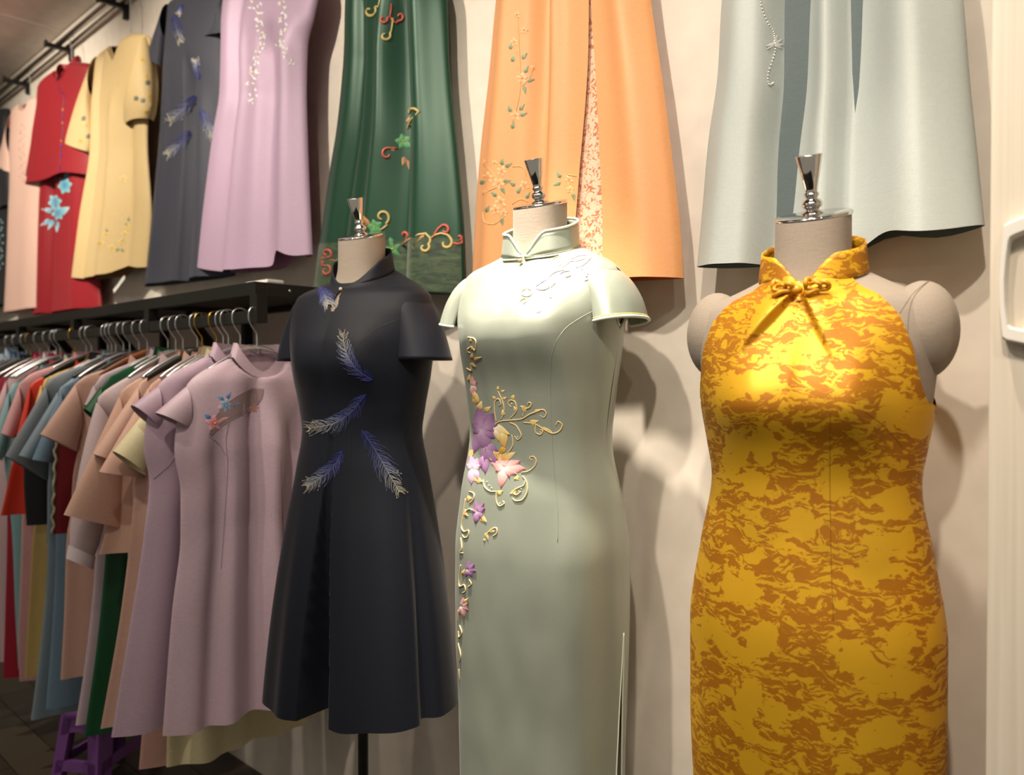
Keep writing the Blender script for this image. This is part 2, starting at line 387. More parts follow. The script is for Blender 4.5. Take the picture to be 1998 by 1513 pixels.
def handle_ring():
    y0 = -0.30; outer = [(1957, 438), (1951, 490), (1948, 545), (1949, 600), (1954, 664)]; inner = [(1969, 467), (1963, 510), (1960, 548), (1961, 590), (1967, 637)]
    ox = [onY(a, b_, y0 - 0.018) for a, b_ in outer]; ix = [onY(a, b_, y0 - 0.018) for a, b_ in inner]
    cx = ox[2].x + 0.048
    def full(P, tp, bt):
        L = [(p.x, p.z) for p in P]; R = [(2 * cx - x, z) for x, z in L[::-1]]
        return [(L[0][0] + 0.006, L[0][1] + 0.003)] + [(cx, L[0][1] + tp)] + [(R[-1][0] - 0.006, R[-1][1] + 0.003)] + R[::-1] + [(cx, L[-1][1] - bt)] + L[::-1]
    def dense(P, n=72):
        P = P + [P[0]]; out = []; ds = [0]
        for a, c in zip(P, P[1:]): ds.append(ds[-1] + math.hypot(c[0] - a[0], c[1] - a[1]))
        for i in range(n):
            t = ds[-1] * i / n; k = max(j for j in range(len(ds)) if ds[j] <= t + 1e-12); k = min(k, len(P) - 2); f = (t - ds[k]) / (ds[k + 1] - ds[k] + 1e-12)
            out.append((P[k][0] + (P[k + 1][0] - P[k][0]) * f, P[k][1] + (P[k + 1][1] - P[k][1]) * f))
        return out
    O, I = dense(full(ox, 0.016, 0.012)), dense(full(ix, 0.014, 0.010)); n = len(O)
    rows = [[Vector((x, y0 + 0.0002, z)) for x, z in O], [Vector((x, y0 - 0.014, z)) for x, z in O],
            [Vector((x * .85 + i2[0] * .15, y0 - 0.018, z * .85 + i2[1] * .15)) for (x, z), i2 in zip(O, I)],
            [Vector((x * .15 + i2[0] * .85, y0 - 0.018, z * .15 + i2[1] * .85)) for (x, z), i2 in zip(O, I)],
            [Vector((x, y0 - 0.014, z)) for x, z in I], [Vector((x, y0 + 0.0002, z)) for x, z in I]]
    MB().grid(rows, True).build('handle', plain('white_satin_handle', (226, 222, 214), 0.4), dr, False)['label'] = 'white frame-shaped door pull'
handle_ring()
# ------------------------------------------------------------------ high rail with brackets
RZ = 2.925
rail = thing('wall_rail', (-3.4, 0, RZ), 'chrome double rail on black wall brackets near the ceiling', 'clothes rail')
MB().tube([(-6.4, -0.062, RZ + 0.018), (0.2, -0.062, RZ + 0.018)], 0.0125, 14).build('front_tube', STEEL, rail)
MB().tube([(-6.4, -0.028, RZ + 0.012), (0.2, -0.028, RZ + 0.012)], 0.0085, 12).build('rear_tube', STEEL, rail)
BRX = [-3.528 - 0.66 * k for k in range(-5, 5)]
for x in BRX:
    br = MB().box((x - 0.009, -0.118, RZ - 0.012), (x + 0.009, -0.004, RZ + 0.007)).build('bracket', BLACK, rail, False)
    bevel(MB().box((x - 0.014, -0.126, RZ - 0.016), (x + 0.014, -0.116, RZ + 0.016)).build('end_cap', BLACK, br, False), 0.003)
    bevel(MB().box((x - 0.013, -0.02, RZ - 0.052), (x + 0.013, 0.0, RZ + 0.01)).build('wall_plate', BLACK, br, False), 0.003)
# ------------------------------------------------------------------ shelf and lower rack
SZ = onY(497, 549, -0.35).z; SX = onY(497, 549, -0.35).x; YB = -0.34; BZ = 1.505; SL = -5.6
shelf = thing('wall_shelf', (SX - 1.5, 0, SZ), 'black steel wall shelf with a hanging bar under the upper dresses', 'shelf')
bevel(MB().box((SL, -0.345, SZ - 0.018), (SX - 0.005, -0.002, SZ - 0.006)).build('shelf_board', plain('black_laminate_board', (46, 42, 38), 0.5), shelf, False), 0.002)
bevel(MB().box((SL, -0.35, SZ - 0.034), (SX, -0.32, SZ)).build('front_beam', BLACK, shelf, False), 0.0015)
bevel(MB().box((SX - 0.03, -0.3195, SZ - 0.034), (SX, -0.002, SZ)).build('end_beam', BLACK, shelf, False), 0.0015)
MB().box((SL, -0.03, SZ - 0.034), (SX - 0.031, -0.001, SZ - 0.019)).build('rear_beam', BLACK, shelf, False)
bevel(MB().box((SL, YB - 0.011, BZ - 0.017), (SX + 0.012, YB + 0.011, BZ + 0.014)).build('hanging_bar', BLACK, shelf, False), 0.0015)
px_posts = [SX - 0.022 - 0.65 * k for k in range(6)]
for i, x in enumerate(px_posts):
    MB().box((x, YB - 0.012, BZ - 0.018), (x + 0.035, YB + 0.018, SZ - 0.033)).build('drop_post', BLACK, shelf, False)
    MB().box((x + 0.004, -0.03, SZ - 0.34), (x + 0.030, -0.001, SZ - 0.034)).build('wall_upright', BLACK, shelf, False)
    MB().beam((x + 0.017, -0.225, SZ - 0.04), (x + 0.017, -0.015, SZ - 0.30), 0.024, 0.03).build('diagonal_brace', BLACK, shelf, False)
    if i: MB().box((x + 0.004, -0.319, SZ - 0.033), (x + 0.03, -0.031, SZ - 0.019)).build('cross_beam', BLACK, shelf, False)
for k, yy in enumerate((-0.25, -0.13)):
    MB().ball((SX + 0.0005, yy, SZ - 0.017), 0.004, 8, 5).build('screw', STEEL, shelf)
# ------------------------------------------------------------------ hung garments
class Hung:
    """a garment hanging flat: left and right outlines lie in its own plane, cloth front and back bulge out of it"""
    def __init__(s, L, R, nrm, T=0.05, tb=0.02, folds=(), waves=(), dip=0.0, neck=0.0, vneck=0.0, tprof=None, vpow=1.0, hemlift=()):
        s.L, s.R, s.n = [Vector(p) for p in L], [Vector(p) for p in R], Vector(nrm); s.T, s.tb = T, tb
        k = list(range(len(s.L))); s.fl = [pchip(k, [p[i] for p in s.L]) for i in range(3)]; s.fr = [pchip(k, [p[i] for p in s.R]) for i in range(3)]
        # arc-length parameter
        ts = np.linspace(0, len(k) - 1, 200); pts = [s._lr(t, s.fl) for t in ts]; d = [0]
        for a, b_ in zip(pts, pts[1:]): d.append(d[-1] + (b_ - a).length)
        s.tv = lambda v: float(np.interp(v * d[-1], d, ts)); s.len = d[-1]
        s.folds, s.waves, s.dip, s.neck, s.vneck, s.hemlift = folds, waves, dip, neck, vneck, hemlift
        s.tprof = tprof or [(0, 0.35), (0.12, 0.8), (0.3, 1.0), (0.5, 0.8), (1, 1.15)]
    def _lr(s, t, f): return Vector((f[0](t), f[1](t), f[2](t)))
    def pt(s, u, v, back=False, extra=0.0):
        t = s.tv(v); l, r = s._lr(t, s.fl), s._lr(t, s.fr); p = l.lerp(r, u); prof = max(0.0, 1 - abs(2 * u - 1) ** 2.6) ** 0.5
        if back:
            q = -s.tb * prof
            for (fr, ph, am) in s.waves: q += 0.4 * am * (v ** 1.3) * math.sin(2 * math.pi * (fr * u + ph) + 1.3) * prof
        else:
            q = s.T * prof * float(np.interp(v, [a for a, _ in s.tprof], [b_ for _, b_ in s.tprof])) + extra
            for (fr, ph, am) in s.waves: q += am * (0.12 + v ** 1.3) * math.sin(2 * math.pi * (fr * u + ph)) * prof
            for (u0, u1, w, am, v0, v1) in s.folds:
                uc = u0 + (u1 - u0) * v; dd = (u - uc) / w; env = smooth01((v - v0) / 0.15 + 0.3) * (1 - smooth01((v - v1) / 0.08 + 1e-3) if v1 < 1 else 1)
                if am > 0: q += am * math.exp(-dd * dd) * env * prof ** .3
                else:   # pleat: soft on one side, sharp on the other
                    q += am * (math.exp(-(dd * (0.55 if dd > 0 else 3.2)) ** 2) if w > 0 else math.exp(-dd * dd)) * env * prof ** .3
            if s.neck or s.vneck:
                c_ = (s.L[0] + s.R[0]) / 2; ax = (s.R[0] - s.L[0]); hw = ax.length / 2; ax = ax / (2 * hw); dx = abs((p - c_).dot(ax)) / hw
                if dx < 1:
                    zt = c_.z + (p - c_).dot(ax) * ax.z; lim = zt - (s.neck * math.sqrt(1 - dx * dx) + s.vneck * (1 - dx))
                    if p.z > lim: p = Vector((p.x, p.y, lim))
        p = p + s.n * q - Vector((0, 0, s.dip * prof ** 2 * v ** 3))
        for (uc, w, am) in s.hemlift: p = p + Vector((0, 0, am * math.exp(-((u - uc) / w) ** 2) * v ** 8))
        return p
    def front(s, nu, nv, u0=lambda v: 0.0, u1=lambda v: 1.0, v0=0.0, v1=1.0, extra=0.0):
        m = MB(); rows = []
        for i in range(nv + 1):
            v = v0 + (v1 - v0) * i / nv; a, b_ = u0(v), u1(v); rows.append([])
            for k in range(nu + 1):
                w = k / nu
                if a == 0.0 and b_ == 1.0: w = 0.5 - 0.5 * math.cos(math.pi * w) if True else w
                rows[-1].append(s.pt(a + (b_ - a) * w, v, False, extra))
        m.grid(rows, False, True); return m
    def back(s, nu, nv):
        m = MB(); rows = []
        for i in range(nv + 1): rows.append([s.pt(0.5 - 0.5 * math.cos(math.pi * k / nu), i / nv, True) for k in range(nu + 1)])
        m.grid(rows); return m
def sleeve_quad(sh, arm, co, ci, nrm, th0, th1, seg=20, n=9, puff=0.0, bend=0.0):
    sh, arm, co, ci, nrm = Vector(sh), Vector(arm), Vector(co), Vector(ci), Vector(nrm); rows = []
    for i in range(n + 1):
        t = i / n; c = ((sh + arm) / 2).lerp((co + ci) / 2, t); h = ((sh - arm) / 2).lerp((co - ci) / 2, t); h = h * (1 + puff * math.sin(math.pi * t) ** 0.8 - (0.35 * puff if t > .97 else 0))
        if bend: c = c + h.normalized() * bend * math.sin(math.pi * t)
        th = th0 + (th1 - th0) * t + puff * 0.05 * math.sin(math.pi * t)
        rows.append([c + h * math.cos(2 * math.pi * k / seg) + nrm * th * math.sin(2 * math.pi * k / seg) for k in range(seg)])
    m = MB(); m.grid(rows, True); return m
def mirror_rows(rows, f): return [f(p) for p in rows]
def hook_hanger(name, center, axis, half, drop, label, group, mat, hookmat, style, parent_bar=True, stem=0.085, rad=0.0045):
    """hanger whose hook goes over a bar at `center`; shoulders run along axis"""
    c = Vector(center); a = Vector(axis); h = thing(name, c - Vector((0, 0, stem)), label, 'hanger', group); Z = Vector((0, 0, 1))
    pts = [(0.022, -0.004), (0.0225, 0.010), (0.012, 0.0215), (-0.004, 0.0235), (-0.018, 0.016), (-0.0225, 0.002), (-0.020, -0.016), (-0.010, -0.032), (-0.001, -0.044), (0, -0.058), (0, -stem)]
    MB().tube([c + a * (p[0] - 0.0) + Z * p[1] for p in polyline(pts, 30)], 0.0022, 6).build('hook', hookmat, h)
    z0 = c - Z * stem
    if style == 'wire':
        P = [(-half, -drop), (-half * .75, -drop * .62), (-half * .4, -drop * .2), (-0.03, 0.0), (0, 0.004), (0.03, 0.0), (half * .4, -drop * .2), (half * .75, -drop * .62), (half, -drop)]
        MB().tube([z0 + a * p[0] + Z * p[1] for p in polyline(P, 34)], rad, 8).build('shoulder_bar', mat, h)
        MB().ball(z0 + Z * 0.002, 0.007, 8, 5).build('collar', CLEAR, h)
    else:
        rows = []; nrm = a.cross(Z)
        for i in range(25):
            t = -1 + 2 * i / 24; zc = -drop * abs(t) ** 1.3; hh = 0.016 * (1 - 0.45 * abs(t)); w = 0.007
            rows.append([z0 + a * (half * t) + Z * (zc + hh * math.cos(q)) + nrm * w * math.sin(q) for q in np.linspace(0, 2 * math.pi, 10, endpoint=False)])
        MB().grid(rows, True).build('shoulder_bar', mat, h)
    return h
# ---- lower rack: one row per garment, traced left outline, garment plane across the bar
NX = Vector((1, 0, 0))
def bar_x(px):
    # x along the bar whose near side shows at this pixel column
    return onY(px, 615, YB - 0.02).x
PEACH, LILAC = (222, 178, 154), (190, 166, 178)
RACK = [
 # key, rgb, kind, hook px, collar, shoulder, cuff outer, cuff inner, armpit, body..., label
 ('dress', (190, 165, 178), 'silk', 486, (447, 694), (362, 756), (304, 806), (369, 838), (340, 878), [(352, 960), (352, 1050), (335, 1200), (317, 1436)], 'lilac short dress with a sheer flowered yoke, foremost on the rack', 'lilac flowered dress'),
 ('dress', (186, 160, 178), 'silk', 454, (407, 692), (307, 755), (257, 791), (308, 838), (280, 872), [(291, 941), (280, 1050), (217, 1439)], 'plain lilac cap sleeve dress right behind the foremost one', 'plain lilac dress'),
 ('dress', (226, 214, 172), 'silk', 431, (385, 698), (330, 745), (221, 881), (283, 927), (296, 880), [(310, 960), (322, 1150), (330, 1300), (324, 1497)], 'cream dress whose bell sleeve and long hem show behind the lilac dresses', 'cream dress'),
 ('dress', (214, 168, 154), 'silk', 421, (378, 700), (318, 750), (262, 860), (300, 890), (300, 880), [(302, 1000), (295, 1200), (271, 1502)], 'dusty pink dress with a long narrow hem hanging below the lilac ones', 'dusty pink dress'),
 ('dress', (216, 174, 156), 'silk', 408, (364, 709), (290, 757), (193, 921), (284, 934), (268, 860), [(262, 960), (254, 1050), (235, 1200), (196, 1423)], 'peach dress with wide elbow sleeve just behind the cream sleeve', 'peach elbow sleeve dress'),
 ('dress', (218, 178, 160), 'silk', 380, (345, 703), (268, 757), (181, 886), (225, 903), (258, 850), [(258, 960), (262, 1100), (250, 1300), (222, 1420)], 'peach dress with a piped narrow sleeve between two wide sleeved ones', 'piped peach dress'),
 ('tunic', (214, 172, 152), 'silk', 371, (335, 704), (232, 775), (124, 1005), (238, 1031), (238, 850), [(215, 960), (205, 1040), (192, 1083)], 'peach tunic with the longest bell sleeve on the rack', 'peach bell sleeve tunic'),
 ('blouse', (214, 192, 196), 'silk', 343, (299, 707), (188, 785), (134, 1064), (186, 1086), (228, 850), [(246, 960), (250, 1100)], 'pale pink gathered blouse with a white band cuff', 'pale pink blouse'),
 ('dress', (22, 84, 50), 'satin', 329, (294, 697), (196, 755), (164, 798), (189, 822), (203, 850), [(213, 950), (206, 1078), (190, 1250), (164, 1439)], 'deep green cap sleeve dress among the peach garments on the rack', 'green dress'),
 ('dress', (198, 176, 186), 'silk', 314, (281, 697), (182, 752), (166, 790), (185, 812), (198, 850), [(190, 1000), (184, 1120), (165, 1300), (147, 1416)], 'pale mauve dress directly behind the deep green one', 'pale mauve dress'),
 ('dress', (216, 174, 156), 'silk', 274, (241, 708), (145, 752), (78, 848), (150, 881), (160, 830), [(142, 930), (138, 1000), (130, 1050), (125, 1200), (118, 1327)], 'peach short sleeve dress next to the blue garments on the rack', 'peach short sleeve dress'),
 ('tunic', (128, 14, 26), 'satin', 258, (226, 712), (140, 775), None, None, (108, 840), [(106, 900), (103, 960), (101, 1043)], 'crimson tunic edged with silver lace between peach and blue', 'crimson lace edged tunic'),
 ('dress', (112, 138, 160), 'silk', 240, (196, 716), (118, 765), (63, 897), (103, 904), (118, 850), [(110, 950), (108, 1100), (100, 1250), (89, 1384)], 'denim blue dress with straight short sleeve beside the crimson tunic', 'denim blue dress'),
 ('dress', (134, 152, 164), 'silk', 228, (192, 712), (112, 766), (37, 889), (66, 898), (98, 860), [(94, 950), (92, 1100), (80, 1250), (60, 1406)], 'light steel blue dress with the lowest blue hem', 'steel blue dress'),
 ('jacket', (128, 136, 144), 'silk', 213, (190, 700), (88, 755), (10, 890), (92, 938), (98, 850), [(92, 950), (92, 1020), (90, 1060)], 'grey blue jacket with a rounded wide sleeve', 'grey blue jacket'),
 ('tunic', (24, 26, 32), 'satin', 205, (166, 705), (92, 770), None, None, (60, 860), [(46, 915), (47, 960), (52, 1026)], 'black tunic below the grey blue sleeve', 'black tunic'),
 ('dress', (222, 190, 116), 'silk', 198, (160, 709), (80, 752), (70, 788), (80, 800), (76, 850), [(72, 1000), (66, 1030), (58, 1150), (48, 1323)], 'soft yellow dress beside the orange red one on the rack', 'soft yellow dress'),
 ('dress', (206, 48, 22), 'satin', 166, (137, 717), (58, 754), (28, 872), (45, 888), (42, 860), [(22, 910), (12, 960), (1, 1007)], 'bright orange red tunic dress with small studs', 'orange red dress'),
 ('dress', (206, 154, 156), 'silk', 156, (135, 701), (36, 753), (2, 846), (26, 856), (40, 850), [(45, 950), (42, 1100), (36, 1250), (38, 1330)], 'rose pink short sleeve dress left of the orange red one', 'rose pink dress'),
 ('dress', (186, 176, 160), 'silk', 134, (118, 705), (62, 742), None, None, (52, 850), [(45, 950), (40, 1100), (34, 1260)], 'greige dress showing only its shoulder behind rose pink', 'greige dress'),
 ('dress', (134, 172, 176), 'silk', 106, (67, 725), (16, 764), (-22, 880), (4, 900), (8, 890), [(14, 950), (24, 1050), (30, 1200), (36, 1306)], 'pale teal dress near the left edge of the rack', 'pale teal dress'),
 ('dress', (160, 26, 48), 'satin', 98, (92, 704), (22, 765), (-14, 840), (5, 850), (12, 850), [(14, 1000), (10, 1200), (6, 1325)], 'crimson dress behind the pale teal one', 'crimson dress'),
 ('dress', (206, 176, 180), 'silk', 84, (84, 700), (12, 742), (-25, 830), (-5, 842), (0, 850), [(-4, 1000), (-2, 1150), (0, 1292)], 'pale blush dress with sloping shoulder near the left edge', 'pale blush dress'),
 ('dress', (176, 44, 74), 'silk', 66, (64, 701), (-8, 748), (-40, 820), (-24, 830), (-20, 850), [(-20, 1000), (-25, 1280)], 'raspberry dress near the left edge of the rack', 'raspberry dress'),
 ('dress', (36, 40, 44), 'silk', 50, (36, 706), (-25, 745), None, None, (-40, 850), [(-40, 1000), (-45, 1280)], 'charcoal dress behind the raspberry one', 'charcoal dress'),
 ('dress', (100, 166, 98), 'silk', 40, (20, 716), (-40, 748), None, None, (-60, 850), [(-60, 1000), (-65, 1260)], 'leaf green dress at the far left of the rack', 'leaf green dress'),
 ('dress', (86, 112, 150), 'silk', 24, (24, 700), (-60, 745), None, None, (-75, 850), [(-75, 1000), (-80, 1260)], 'slate blue dress at the far left of the rack', 'slate blue dress'),
 ('dress', (170, 190, 208), 'silk', 10, (8, 690), (-80, 740), None, None, (-90, 850), [(-90, 1000), (-95, 1260)], 'pale sky blue dress last at the left edge', 'sky blue dress'),
]
SIL, WIR = 'wire', 'wire'
HANGER_STYLE = {4: ('wire', GOLDM), 5: ('dark', GOLDM), 10: ('wood', SILVER), 11: ('dark', SILVER), 13: ('dark', SILVER), 16: ('wood', SILVER), 17: ('dark', SILVER), 19: ('dark', GOLDM), 24: ('dark', GOLDM)}
RACKOBJ = {}
for gi, (nm, rgb, kind, hx, colr, sh, co, ci, arm, body, label, short) in enumerate(RACK):
    X = bar_x(hx); ptx = lambda q: onX(q[0], q[1], X); big = gi < 4
    mt = cloth('%s_cloth_%d' % (nm, gi), rgb, 0.5 if kind == 'silk' else 0.4, 0.35, 0.4, 0.55)
    left = [ptx(q) for q in [colr, sh, arm] + body]
    lim = YB - 0.03
    left = [Vector((p.x, min(p.y, lim), p.z)) for p in left]
    mir = lambda p: Vector((p.x, min(2 * YB - p.y, -0.035), p.z))
    right = [mir(p) for p in left]
    T = 0.05 if gi == 0 else (0.035 if gi < 3 else 0.02)
    rng = random.Random(gi * 31 + 5)
    wv = [(2.0 + rng.random(), rng.random(), 0.012 if gi < 3 else 0.008), (3.6 + rng.random(), rng.random(), 0.009 if gi < 3 else 0.006)]
    if gi == 2:   # wide cream skirt reaching far to the right
        for k in (-1, -2): right[k] = Vector((X, -0.05, right[k].z))
    fo = {0: [(0.42, 0.46, -0.045, -0.026, 0.12, 2), (0.22, 0.2, -0.05, -0.026, 0.25, 2), (0.7, 0.68, -0.06, -0.028, 0.2, 2), (0.56, 0.58, 0.05, 0.014, 0.2, 2)], 1: [(0.2, 0.26, -0.06, -0.03, 0.15, 2), (0.34, 0.4, 0.05, 0.016, 0.3, 2)]}.get(gi, [(0.12, 0.14, 0.07, 0.012, 0.2, 2)])
    H = Hung(left, right, NX, T, 0.016, folds=fo, waves=wv, neck=0.055 if gi < 2 else 0.03, dip=0.0)
    base = Vector((X, YB, min(p.z for p in left)))
    o = thing(nm, base, label, {'dress': 'dress', 'tunic': 'tunic', 'blouse': 'blouse', 'jacket': 'jacket'}[nm], 'garments on the lower rack')
    nu, nv = (56, 60) if gi < 3 else (26, 26)
    F = H.front(nu, nv); F.build('front_panel', mt, o); H.back(20, nv).build('back_panel', mt, o)
    # stand collar
    ring = []
    c0, c1 = left[0], right[0]; hw = (c1 - c0).length / 2 * 0.98; cc = (c0 + c1) / 2
    rows = [[], []]
    for k in range(25):
        a = math.radians(200 + (520 - 200) * k / 24) if gi >= 2 else math.radians(-80 + 340 * k / 24)
        dy, dx = math.cos(a), math.sin(a); fr = max(0, dx)
        zb = cc.z - 0.004 - H.neck * fr ** 1.5 * 0.95
        rows[0].append(Vector((X + 0.018 * dx + (T * 0.35 if dx > 0 else 0), cc.y + hw * dy, zb)))
        rows[1].append(Vector((X + 0.018 * dx + (T * 0.35 if dx > 0 else 0) - 0.004 * dx, cc.y + hw * dy * 0.86, zb + 0.03 + 0.006 * abs(dy) - 0.014 * fr ** 6)))
    MB().grid(rows).build('stand_collar', mt, o)
    if co:
        co3, ci3 = ptx(co), ptx(ci); th = (0.03, 0.032) if gi < 3 else (0.02, 0.024)
        pf = 0.25 if nm == 'blouse' else 0.0
        for mf in (lambda p: p, mir):
            shp = mf(left[1]); 
            rootp = mf(ci3.lerp(left[2], 0.12)) if gi in (0, 1, 8) else mf(left[2])
            sl = sleeve_quad(shp, rootp, mf(co3), mf(ci3), NX, th[0], th[1], 20, 10, pf)
            so = sl.build('sleeve', mt, o)
            if nm == 'blouse':
                a_, b_ = mf(co3), mf(ci3); dn = ((a_ + b_) / 2 - (shp + mf(left[2])) / 2).normalized() * 0.035
                sleeve_quad(a_, b_, a_ + dn, b_ + dn, NX, 0.026, 0.028, 18, 2).build('cuff', cloth('white_cuff_cloth', (222, 208, 214), 0.6), so)
            if gi >= 3: break
    if gi == 11:
        P = [H.pt(0.005, v) + Vector((0.004, -0.002, 0)) for v in np.linspace(0.12, 1, 40)]
        mm = MB(); mm.tube([p + Vector((0.004 * math.sin(i * 2.1), 0.003 * math.cos(i * 1.7), 0)) for i, p in enumerate(P)], 0.004, 6); mm.build('lace_trim', plain('silver_lace', (168, 164, 140), 0.5), o)
    if gi == 17:
        E = EMB(F.bvh())
        for q in ((117, 731), (99, 738), (92, 742)): E.bead(q[0], q[1], 0.006, (190, 180, 170))
        E.done('stud', o)
    st, hm = HANGER_STYLE.get(gi, ('wire', SILVER))
    hook_hanger('clothes_hanger', (X + 0.002, YB, BZ), (0, 1, 0), 0.155, 0.075, '%s hanger with %s hook carrying the %s' % ({'wire': 'silver metal', 'dark': 'dark plastic', 'wood': 'brown wooden'}[st], 'gold' if hm is GOLDM else 'silver', short), 'hangers on the lower rack', {'wire': SILVER, 'dark': DARKH, 'wood': WOODH}[st], hm, st if st == 'wire' else 'bar', rad=0.006)
    RACKOBJ[gi] = (o, F, H)
# embroidery of the foremost lilac dress
o, F, H = RACKOBJ[0]; bv = F.bvh()
E = EMB(bv)
YA = polyline([(492, 758), (465, 772), (440, 790), (420, 815), (408, 848)], 16); YBB = polyline([(514, 759), (511, 776), (498, 794), (468, 812), (438, 828), (412, 851)], 16)
rows = [[E.at(*(a_ * (1 - k / 8) + b_ * (k / 8)), 0.001) for k in range(9)] for a_, b_ in zip(YA, YBB)]
if all(p_ is not None for r_ in rows for p_ in r_):
    MB().grid(rows).build('sheer_yoke', cloth('sheer_mesh_yoke', (146, 122, 124), 0.5), o)
E2 = EMB(bv); E2.stroke([tuple(p_) for p_ in YA], 0.0008, (140, 112, 134), 40, taper=False); E2.stroke([tuple(p_) for p_ in YBB], 0.0008, (140, 112, 134), 40, taper=False); E2.done('yoke_piping', o)
for (x, y, r, c0, c1, n) in [(441, 792, 13, (60, 110, 170), (170, 196, 214), 6), (419, 826, 19, (224, 120, 140), (236, 176, 180), 5), (496, 797, 10, (170, 96, 110), (210, 150, 120), 5)]:
    e = EMB(bv); e.flower(x, y, r, c0, c1, n); e.done('embroidered_flower', o)
for (x, y, a, l, w, c0, c1) in [(436, 780, 150, 16, 4, (60, 110, 170), (150, 190, 220)), (443, 778, 65, 15, 4, (50, 90, 170), (140, 170, 220)), (454, 794, 30, 17, 4, (50, 90, 170), (140, 170, 210)), (410, 818, 140, 15, 5, (50, 100, 180), (100, 150, 200)), (428, 820, 15, 20, 5, (224, 140, 150), (240, 190, 190)), (428, 800, 80, 10, 4, (220, 150, 160), (230, 180, 180))]:
    e = EMB(bv); e.petal(x, y, a, l, w, c0, c1); e.done('embroidered_leaf', o)
for q in ([(447, 822), (441, 858), (444, 900), (443, 950), (436, 1050), (432, 1110)], [(407, 852), (428, 868), (441, 890)], [(548, 900), (550, 980), (552, 1060), (548, 1130)]):
    e = EMB(bv); e.stroke(q, 0.0006, (140, 116, 130), 30, taper=False); e.done('seam', o)
for gi, q in ((1, [(300, 935), (330, 908), (342, 890)]), (8, [])):
    if q: e = EMB(RACKOBJ[gi][1].bvh()); e.stroke(q, 0.0009, (140, 116, 134), 20, taper=False); e.done('seam', RACKOBJ[gi][0])
# ------------------------------------------------------------------ upper row of dresses along the wall
NY = Vector((0, -1, 0))
UP = {}
def upper(key, nm, label, mat, rows, Y=-0.065, T=0.05, sleeves=(), nu=70, nv=80, collar=None, hang=None, **kw):
    L = [onY(r[0][0], r[0][1], Y) for r in rows]; R = [onY(r[1][0], r[1][1], Y) for r in rows]
    H = Hung(L, R, NY, T, 0.02, **kw); cx = (L[-1].x + R[-1].x) / 2
    o = thing(nm, Vector((cx, Y, min(L[-1].z, R[-1].z))), label, 'dress' if nm != 'jacket_set' else 'dress', 'dresses hung along the upper wall')
    split = key == 'orange'
    if split:
        ua = lambda v: 0.0; sl = lambda v: 0.715 + 0.0 * v - 0.105 * smooth01((v - 0.44) / 0.5); sr = lambda v: 0.715 + 0.02 * smooth01((v - 0.44) / 0.5)
        F = H.front(nu, nv, lambda v: 0.0, lambda v: sl(v) if v > 0.44 else 0.716); F.build('left_skirt_panel', mat, o)
        F2 = H.front(30, nv, lambda v: sr(v) if v > 0.44 else 0.714, lambda v: 1.0); F2.build('right_skirt_panel', mat, o)
        H.front(8, 40, lambda v: sl(v) - 0.02, lambda v: sr(v) + 0.02, 0.42, 0.985, -0.012).build('lace_insert', LACE, o)['label'] = 'pink floral lace insert in the slit'
    else:
        F = H.front(nu, nv); F.build('front_panel', mat, o)
    H.back(24, 40).build('back_panel', LINING.get(key, mat), o)
    for q in sleeves:   # shoulder, armpit, cuff outer, cuff inner, thickness, puff
        p = [onY(a, b_, Y) + NY * 0.012 for a, b_ in q[:4]]
        sleeve_quad(p[0], p[1], p[2], p[3], NY, q[4] * 0.9, q[4], 22, 12, q[5] if len(q) > 5 else 0).build('sleeve', mat, o)
    UP[key] = (o, F, H, mat)
    if hang is not None:
        top = (L[0] + R[0]) / 2; st = max(0.10, RZ - top.z + 0.01)
        bx = min(BRX, key=lambda x: abs(x - top.x))
        hook_hanger('wire_hanger', (top.x, -0.055, RZ + 0.004), (1, 0, 0), 0.15, 0.04, 'clear white wire hanger holding up the ' + hang, 'hangers on the upper rail', CLEAR, CLEAR, 'wire', stem=st, rad=0.003)
    return o
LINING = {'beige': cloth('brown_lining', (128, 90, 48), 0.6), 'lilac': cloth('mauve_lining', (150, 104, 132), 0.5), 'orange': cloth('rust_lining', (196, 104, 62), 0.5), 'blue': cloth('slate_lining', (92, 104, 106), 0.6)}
BLUE_L = cloth('pale_blue_shantung', (186, 193, 190), 0.5, 0.15, 0.35, 0.7, var=0.05)
upper('blue', 'dress', 'pale blue flared dress hanging above the golden mannequin', BLUE_L,
      [((1585, -880), (1690, -860)), ((1480, -840), (1800, -800)), ((1485, -680), (1800, -640)), ((1500, -430), (1800, -410)), ((1450, -200), (1850, -190)), ((1411, 0), (1880, 0)), ((1403, 148), (1893, 160)), ((1385, 278), (1905, 275)), ((1374, 407), (1915, 375)), ((1364, 522), (1922, 440))],
      Y=-0.06, T=0.055, nu=120, nv=110, dip=0.015, folds=[(0.28, 0.30, 0.12, -0.085, 0.35, 2), (0.58, 0.57, 0.12, -0.06, 0.35, 2), (0.15, 0.13, 0.07, 0.016, 0.5, 2), (0.80, 0.83, 0.10, 0.03, 0.4, 2), (0.48, 0.50, 0.06, 0.02, 0.4, 2)], waves=[(1.2, 0.1, 0.002)], hemlift=[(0.72, 0.10, 0.02)], hang='pale blue dress')
ORANGE = cloth('orange_shantung', (228, 162, 108), 0.5, 0.2, 0.4, 0.7, var=0.06)
